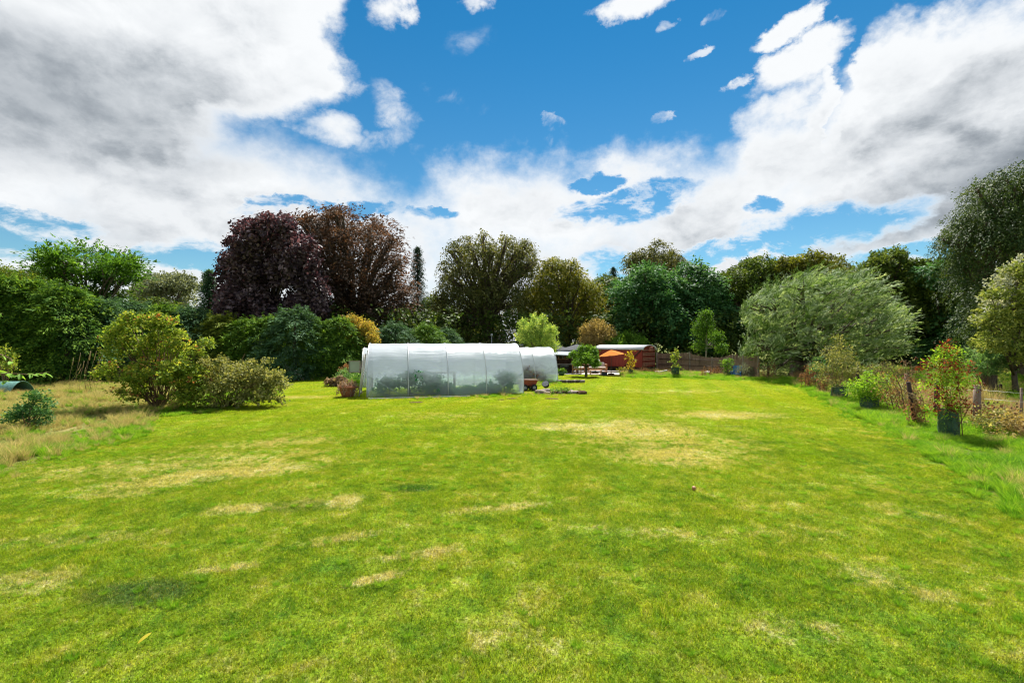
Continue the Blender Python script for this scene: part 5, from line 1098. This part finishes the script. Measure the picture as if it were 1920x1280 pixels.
# ------------------------------------------------------------------ brushwood screen
def brush_mat():
    m, T, o = new_mat('brushwood'); tc = T.node('ShaderNodeTexCoord').outputs['Object']; n = T.noise(T.scale(tc, (40, 40, 2.0)), 1.0, 4, .6); n2 = T.noise(tc, 2.0, 4, .6)
    c = T.mix(n2, T.ramp(n, [(.3, (.10, .065, .045)), (.7, (.32, .23, .17))]), (.20, .14, .10, 1)); T.l.new(principled(T, c, .95, .05, bump=n, bs=.8, bd=.03), o.inputs[0]); return m
M_brush = brush_mat()
fc = empty('brushwood_fence', (0, 0, 0), label='brown brushwood screen fence with wavy top between wagon and willow', cat='fence')
fl = [(1230, 662, 690, 42.5), (1262, 663, 692, 41), (1291, 661, 694, 39.5), (1333, 670, 700, 37.8), (1372, 665, 704, 35.8), (1391, 667, 706, 34.8), (1419, 667, 709, 33.3)]
for i in range(len(fl) - 1):
    a, bq = fl[i], fl[i + 1]; n = 14; rgb = random.Random(i); vs = []; fs = []
    for j in range(n + 1):
        f = j / n; Y = a[3] + (bq[3] - a[3]) * f; px = a[0] + (bq[0] - a[0]) * f; yt = a[1] + (bq[1] - a[1]) * f + math.sin(math.pi * f) * (2.5 if i in (2, 3) else .6); p = at(px, yt, Y); z = p.z + rgb.uniform(-.03, .04)
        nrm = Vector((.55, -.83, 0)) * .04; vs += [(p.x, p.y, 0), (p.x, p.y, z), (p.x + nrm.x, p.y + nrm.y, 0), (p.x + nrm.x, p.y + nrm.y, z)]
    for j in range(n): q = j * 4; fs += [(q, q + 4, q + 5, q + 1), (q + 2, q + 3, q + 7, q + 6), (q + 1, q + 5, q + 7, q + 3)]
    fs += [(0, 1, 3, 2), (n * 4, n * 4 + 2, n * 4 + 3, n * 4 + 1)]
    MB().add(vs, fs).build('brushwood_panel', M_brush, fc)
    rgn = np.random.default_rng(i); tw = MB()
    for j in range(60):
        f = rgn.uniform(); v = Vector(vs[0]).lerp(Vector(vs[n * 4]), f); zt_ = vs[int(f * n) * 4 + 1][2]; z0_ = rgn.uniform(.6, 1.0) * zt_; tw.tube([(v.x + .05, v.y - .07, z0_ - .5), (v.x + .05 + rgn.normal(0, .05), v.y - .07, min(zt_ + .12, z0_ + .25))], .006, 3, False)
    tw.build('twigs', M_brush, fc, kind='stuff')
for (px, yt, yb, Y) in fl: p = at(px, yt - 1, Y); MB().box((p.x + .05, p.y - .12, p.z / 2), (.09, .09, p.z)).build('post', M_oldwood, fc)
for z_ in (.55, 1.05):
    a, bq = at(1232, 640, 42.4), at(1370, 640, 35.8); MB().tube([(a.x + .1, a.y - .18, z_), (bq.x + .1, bq.y - .18, z_ + .1)], .03, 4).build('rail', M_dkwood, fc)
# blue chair
bc_ = empty('garden_chair', gp(1381, 707.5), R(-35), label='blue slatted garden chair leaning back by the brushwood fence end', cat='chair')
M_blue = plain('blue_paint', (.03, .16, .38), .5, .4, var=.15)
for i in range(6): MB().box((-.25 + i * .1, .30, .50), (.085, .025, .78), M=Matrix.Rotation(R(-24), 4, 'X')).build('back_slat', M_blue, bc_)
for i in range(5): MB().box((0, -.3 + i * .11, .28 - i * .01), (.56, .09, .025)).build('seat_slat', M_blue, bc_)
for sx in (-.3, .3): MB().box((sx, -.3, .2), (.05, .06, .4)).build('leg', M_blue, bc_); MB().box((sx, .15, .17), (.05, .06, .34)).build('leg', M_blue, bc_); MB().box((sx, -.1, .42), (.1, .65, .03)).build('armrest', M_blue, bc_)
M_pale = plain('pale_stone', (.62, .60, .56), .9, .1, var=.1)
for (px, py, w, lab) in [(1326, 703, .5, 'pale boulder in the long grass before the brushwood fence'), (1232, 700, .35, 'pale stone beside the right end of the wagon')]:
    r_ = rock(0, 0, 0, w, w * .8, w * .7, M_pale, None, 'boulder'); r_.location = gp(px, py) + Vector((0, 0, w * .25)); tag(r_, lab, 'stone')
pb = MB().box((0, 0, .12), (1.0, .12, .08), bev=.01, M=Matrix.Rotation(R(-12), 4, 'Y')).build('plank', M_pale, loc=gp(1240, 699)); tag(pb, 'pale board lying slanted in the grass right of the wagon', 'plank')
# lamp post / flat roof behind tunnel
lp = empty('lamp_post', ((922 - 960) / F * 45, 45, 0), label='thin pale lamp post under the hanging olive beech', cat='lamp post'); MB().tube([(0, 0, 0), (0, 0, 3.1)], .035, 7).build('pole', M_grey, lp); MB().lathe([(.05, 3.1), (.12, 3.15), (.12, 3.3), (.03, 3.36)], 10).build('lamp_head', M_grey, lp)
cp = empty('lean_to_shelter', ((957 - 960) / F * 37, 37, 0), label='grey flat-roofed shelter just showing over the large polytunnel', cat='shelter')
MB().box((0, 0, 2.32), (2.0, 2.4, .08)).build('roof', M_slate, cp); MB().box((0, 1.1, 1.14), (1.9, .06, 2.27)).build('back_wall', M_dkwood, cp)
for x in (-.9, .9): MB().box((x, -1.1, 1.14), (.09, .09, 2.27)).build('post', M_dkwood, cp)

# ------------------------------------------------------------------ saplings in mesh guards along the verge
def guard_mat():
    m, T, o = new_mat('green_guard_mesh'); tc = T.node('ShaderNodeTexCoord').outputs['Object']; n = T.noise(tc, 40, 3, .7); n2 = T.noise(tc, 5, 4, .6)
    p = principled(T, T.ramp(n2, [(.3, (.012, .045, .022)), (.75, (.06, .12, .085))]), .6, .3); tr = T.node('ShaderNodeBsdfTransparent'); mx = T.node('ShaderNodeMixShader'); T.put(mx.inputs[0], T.ss(n, .50, .58, 0, .6)); T.l.new(p, mx.inputs[1]); T.l.new(tr.outputs[0], mx.inputs[2]); T.l.new(mx.outputs[0], o.inputs[0]); return m
M_guard = guard_mat()
def guard(p, r, h, seed, label):
    g = empty('tree_guard', p, random.Random(seed).uniform(0, 6), label=label, cat='tree guard', group='green mesh tree guards along the verge')
    prof = [(r * .98, 0), (r * 1.02, h * .25), (r * 1.0, h * .6), (r * .96, h)]; n = 20; rg = random.Random(seed); vs = []
    for (rr, z) in prof:
        for k in range(n): th = 2 * math.pi * k / n; q = rr * (1 + .09 * math.sin(2 * th + seed) + .04 * math.sin(5 * th + seed * 2 + z * 5) + rg.uniform(-.015, .015)); vs.append((q * math.cos(th) + z * .10, q * math.sin(th), z * (1 + .07 * math.sin(2 * th + seed + 1))))
    MB().add(vs, [(i * n + k, i * n + (k + 1) % n, (i + 1) * n + (k + 1) % n, (i + 1) * n + k) for i in range(3) for k in range(n)], True).build('mesh_sleeve', M_guard, g)
    rim = vs[-n:] + [vs[-n]]; MB().tube(rim, .009, 4, False).build('wire_rim', M_guard, g)
def sapling(name, label, base_px, top_y, w_px, mat, seed, guard_px=None, n=260, prm=None, extra=None, glabel=None, gy=None):
    px, py = base_px; b = gp(px, py); D = b.y; hpx = py - top_y
    lobes = rel(b, [(px, top_y + hpx * .15, w_px * .3, hpx * .14), (px - w_px * .2, top_y + hpx * .32, w_px * .42, hpx * .16), (px + w_px * .2, top_y + hpx * .36, w_px * .42, hpx * .16), (px, top_y + hpx * .52, w_px * .5, hpx * .16), (px, top_y + hpx * .70, w_px * .36, hpx * .17)] + ([(px, py - guard_px[1] * 1.12, guard_px[0] * .62, guard_px[1] * .35)] if guard_px else []))
    shrub(name, label, b, lobes, mat, n, 8, prm or dict(SH, ll=.10, lw=.05, sl=.3), 9, seed, 'sapling', extra=extra, stem_r=.012)
    if guard_px: guard(b, guard_px[0] * .88 / 2 / F * D, guard_px[1] * 1.06 / F * D, seed, glabel)
sapling('rowan_sapling', 'rowan sapling with lime green and russet leaves, nearest of the guarded ones', (1780, 817), 645, 70, MAT['rowan'], 101, (38, 46), 330, dict(SH, ll=.085, lw=.032, sl=.32, sw=.10, wind=(0, 0, .2)), (MAT['russet'], 230), 'nearest and tallest green mesh guard, round the russet rowan')
sapling('rowan_sapling', 'short bright green rowan bushing out of a squat guard', (1630, 768), 696, 62, MAT['rowan'], 102, (36, 23), 320, dict(SH, ll=.11, lw=.045), None, 'squat dark green mesh guard left of the leaning stake')
sapling('hawthorn_sapling', 'leggy hawthorn with thin pale top shoots rising before the willow', (1573, 747), 632, 66, MAT['bush'], 103, (28, 22), 420, dict(SH, ll=.08, lw=.045, wind=(0, 0, .3)), None, 'grey-green mesh guard below the leggy hawthorn')
sapling('dog_rose', 'sparse green shrub behind the squat guard', (1664, 755), 700, 50, MAT['currant'], 104, (15, 20), 120, dict(SH, ll=.1, lw=.05), None, 'small green mesh guard half hidden behind the squat one')
sapling('guarded_shrub', 'dull green guarded sapling among brown docks near the willow trunk', (1538, 733), 668, 30, MAT['laurel'], 105, (12, 26), 90, None, None, 'narrow green mesh guard among brown docks')
sapling('ash_sapling', 'yellowish sapling before the first bays of the brushwood fence', (1266, 706), 652, 15, MAT['currant'], 106, (15, 16), 70, dict(SH, ll=.16, lw=.07), None, 'pale green mesh guard before the brushwood fence')
sapling('whip_sapling', 'small sapling with a round tuft of leaves left of the blue chair', (1364, 707), 668, 20, MAT['bright'], 107, (14, 9), 60, dict(SH, ll=.15, lw=.07), None, 'low green mesh guard beside the blue chair')
sapling('golden_ash', 'golden yellow sapling standing before the red wagon', (1182, 703), 656, 15, MAT['yellow'], 108, (10, 11), 34, dict(SH, ll=.22, lw=.05, wind=(0, 0, .3)), None, 'small teal mesh guard at the patio corner')
b = gp(1168, 700); shrub('yellow_bedding', 'low mustard yellow plant at the patio corner', b, [(0, 0, .22, .42, .3, .16)], MAT['yellowish'], 90, 8, dict(SH, ll=.09, lw=.05), 4, 109, 'plant')
b = gp(1847, 742); shrub('pollard_osier', 'short pollard osier with feathery green shoots beyond the wire fence', b, rel(b, [(1848, 668, 20, 18), (1835, 682, 20, 18), (1862, 685, 20, 18), (1848, 700, 24, 14), (1825, 690, 10, 10), (1872, 672, 9, 12)]), MAT['willow_green'], 520, 9, dict(SH, ll=.20, lw=.022, sl=.5, sw=.1, wind=(.15, 0, .8)), 26, 110, 'shrub')
MB().tube([(0, 0, 0), (.03, 0, .5), (-.05, 0, 1.0), (0, 0, 1.15)], [.28, .24, .30, .15], 10).build('stump', bark, None, loc=gp(1856, 742)); tag(bpy.data.objects['stump'], 'knobbly pollard stump carrying the osier shoots', 'stump')

# dried stalks (docks, teasels) along the verge
def stalks(label, base, n, hmin, hmax, spread, arch_, seed, heads=True, cat='dead plant', leaves=40):
    rg = random.Random(seed); r = empty('dried_stalks', base, label=label, cat=cat); P = []
    mb = MB(); hb = MB()
    for i in range(n):
        x, y = rg.gauss(0, spread * .35), rg.gauss(0, .12); h = rg.uniform(hmin, hmax); dx = arch_ * rg.uniform(.5, 1.1) + rg.gauss(0, .12)
        pts = [Vector((x, y, 0)), Vector((x + dx * .2, y, h * .55)), Vector((x + dx * .55, y, h * .92)), Vector((x + dx, y, h))]; mb.tube(pts, [.013, .010, .007, .004], 4)
        for q in range(3):
            s = pts[2].lerp(pts[3], rg.uniform(-.5, 1)); e = s + Vector((rg.gauss(0, .12), rg.gauss(0, .08), rg.uniform(-.02, .16))); mb.tube([s, e], .004, 4)
            if heads: hb.lathe([(.0, -.03), (.03, 0), (.0, .035)], 6, e)
        for q in range(leaves // n): P.append(pts[0].lerp(pts[2], rg.uniform(.05, 1)))
    mb.build('stems', straw_stem if seed % 2 else twig, r, kind='stuff')
    if heads: hb.build('seed_heads', twig, r, kind='stuff')
    P = np.array(P); rn = np.random.default_rng(seed); V, Fq, tn = sprays(rn, P, unit(rn.normal(0, 1, P.shape)), 6, **dict(SH, ll=.09, lw=.04, droop=.8)); link('leaves', np_mesh('leaves', V, Fq, MAT['dead'], tn), r, kind='stuff')
stalks('brown dead plant tied to the leaning stake beside the russet rowan', gp(1722, 797), 8, .7, 1.15, .25, -.45, 121, leaves=90)
stalks('arching brown teasel stalks with seed heads behind the leaning stake', gp(1700, 775), 11, 1.1, 1.75, .9, -1.0, 122, leaves=90)
stalks('tall brown teasel stems rising right behind the leaning stake', gp(1712, 772), 6, 1.4, 2.0, .4, -.25, 123, leaves=40)
stalks('red-brown dock stand beside the willow trunk', gp(1518, 728), 10, .9, 1.7, .6, .05, 124, leaves=190)
stalks('pale brown dock stand between willow and hawthorn', gp(1545, 738), 8, .8, 1.3, .6, .1, 126, leaves=150)
stalks('dried stalks under the willow at the end of the brushwood fence', gp(1440, 712), 9, .8, 1.5, .9, .0, 128, leaves=120)
stalks('pinkish brown seeding weeds before the middle of the brushwood fence', gp(1345, 706), 14, .5, .9, 2.0, .05, 130, leaves=200)
stalks('brown seeding weeds at the foot of the wagon end', gp(1215, 701), 10, .3, .6, 1.2, .05, 132, leaves=120)
stalks('tangle of brown bramble stems at the foot of the round fence post', gp(1870, 800), 16, .3, .7, 1.3, .1, 134, leaves=260)
def bramble(px, py, w, h, seed, mat, label):
    b = gp(px, py); r_ = w / F * b.y; shrub('bramble', label, b, [(0, 0, h * .5, r_, .5, h * .6), (r_ * .6, .2, h * .4, r_ * .7, .5, h * .5), (-r_ * .6, .1, h * .35, r_ * .7, .5, h * .4)], mat, 260, 8, dict(SH, ll=.07, lw=.045), 14, seed, 'bramble', stem_r=.007)
bramble(1870, 812, 50, .55, 141, MAT['bush'], 'brown-green bramble bank below the wire fence right of the round post')
bramble(1925, 822, 50, .6, 142, MAT['tan'], 'bramble bank cut by the right picture edge')
bramble(1690, 765, 30, .8, 143, MAT['bush'], 'leafy bramble behind the arching teasel stalks')
bramble(1590, 722, 34, 1.1, 144, MAT['currant'], 'yellow-green elder regrowth below the willow crown')
bramble(1660, 728, 36, 1.3, 145, MAT['bush'], 'tall brambles on the fence line behind the teasels')
bramble(1470, 704, 24, 1.0, 146, MAT['willow'], 'pale suckers round the willow trunk')
bramble(1400, 668 + 40, 12, .9, 147, MAT['grey'], 'silvery weed at the fence end')

# fence posts and wires in the field
def wood_post(px, yt, yb, w_px, label, dark=False, lean=0.0):
    b = gp(px, yb); h = (yb - yt) / F * b.y; r = w_px / 2 / F * b.y
    o = MB().tube([(0, 0, -.1), (lean * .5, 0, h * .5), (lean, 0, h)], [r * 1.05, r, r * .97], 12).build('fence_post', plain('weathered_post', (.05, .035, .03) if dark else (.24, .18, .14), .9, .1, grain=(1, 1, .15), var=.4, scale=8, bs=.6, bd=.02), loc=b)
    tag(o, label, 'fence post', 'old posts along the field fence'); return b, h
pA = wood_post(1832, 722, 798, 12, 'round brown post between the rowan and the osier')
pB = wood_post(1757, 714, 780, 9, 'slim dark post half hidden behind the rowan leaves', True)
wood_post(1716, 716, 795, 7, 'blackened stake leaning left, wrapped in dead stems', True, -.22)
wood_post(1700, 700, 757, 8, 'upright post hidden behind the teasels')
wood_post(1608, 690, 735, 6, 'far post left of the squat guard', True)
pC = wood_post(1915, 727, 800, 4, 'thin stake at the right picture edge')
wood_post(1868, 722, 742, 5, 'left one of two short dark stumps in the field', True); wood_post(1876, 720, 742, 5, 'right one of two short dark stumps in the field', True)
wood_post(1484, 683, 709, 6, 'pale post beside the willow trunk'); wood_post(1440, 680, 711, 3, 'thin stake left of the willow under its crown', True)
M_wire = plain('galvanised_wire', (.30, .30, .28), .5, .5, .5, .1)
wr = empty('fence_wires', pA[0], label='sagging galvanised wires between the round post and the edge stake', cat='wire')
far_ = Vector((16.5, 13.5, 0)) - pA[0]
for k, (za, zb_) in enumerate([(1.12, 1.05), (.86, .80), (.55, .5)]):
    a = Vector((0, -.12, za)); e = Vector((far_.x, far_.y, zb_)); MB().tube([a, a.lerp(e, .5) - Vector((0, 0, .05)), e], .0035, 4).build('wire', M_wire, wr)
back = pB[0] - pA[0]
for za in (1.08, .83): MB().tube([(0, -.1, za), Vector((back.x * .5, back.y * .5, za - .04)), Vector((back.x, back.y, za - .05))], .003, 4).build('wire', M_wire, wr)

# small things on the lawn
lf = leaf_mesh('fallen_leaf', .13, .03, MAT['yellow']); link('fallen_leaf', lf, loc=gp(258, 1219) + Vector((0, 0, .06)), rot=(.4, -.3, 1.35), label='curled yellow leaf lying on the lawn near the picture bottom', cat='leaf')
ap = MB().lathe([(0, -.035), (.025, -.03), (.038, 0), (.03, .028), (.008, .032), (0, .026)], 12).build('apple', plain('windfall_apple', (.36, .17, .07), .4, .5), loc=gp(1301, 919) + Vector((0, 0, .04))); tag(ap, 'orange-brown windfall apple on the bare-patched lawn', 'apple')
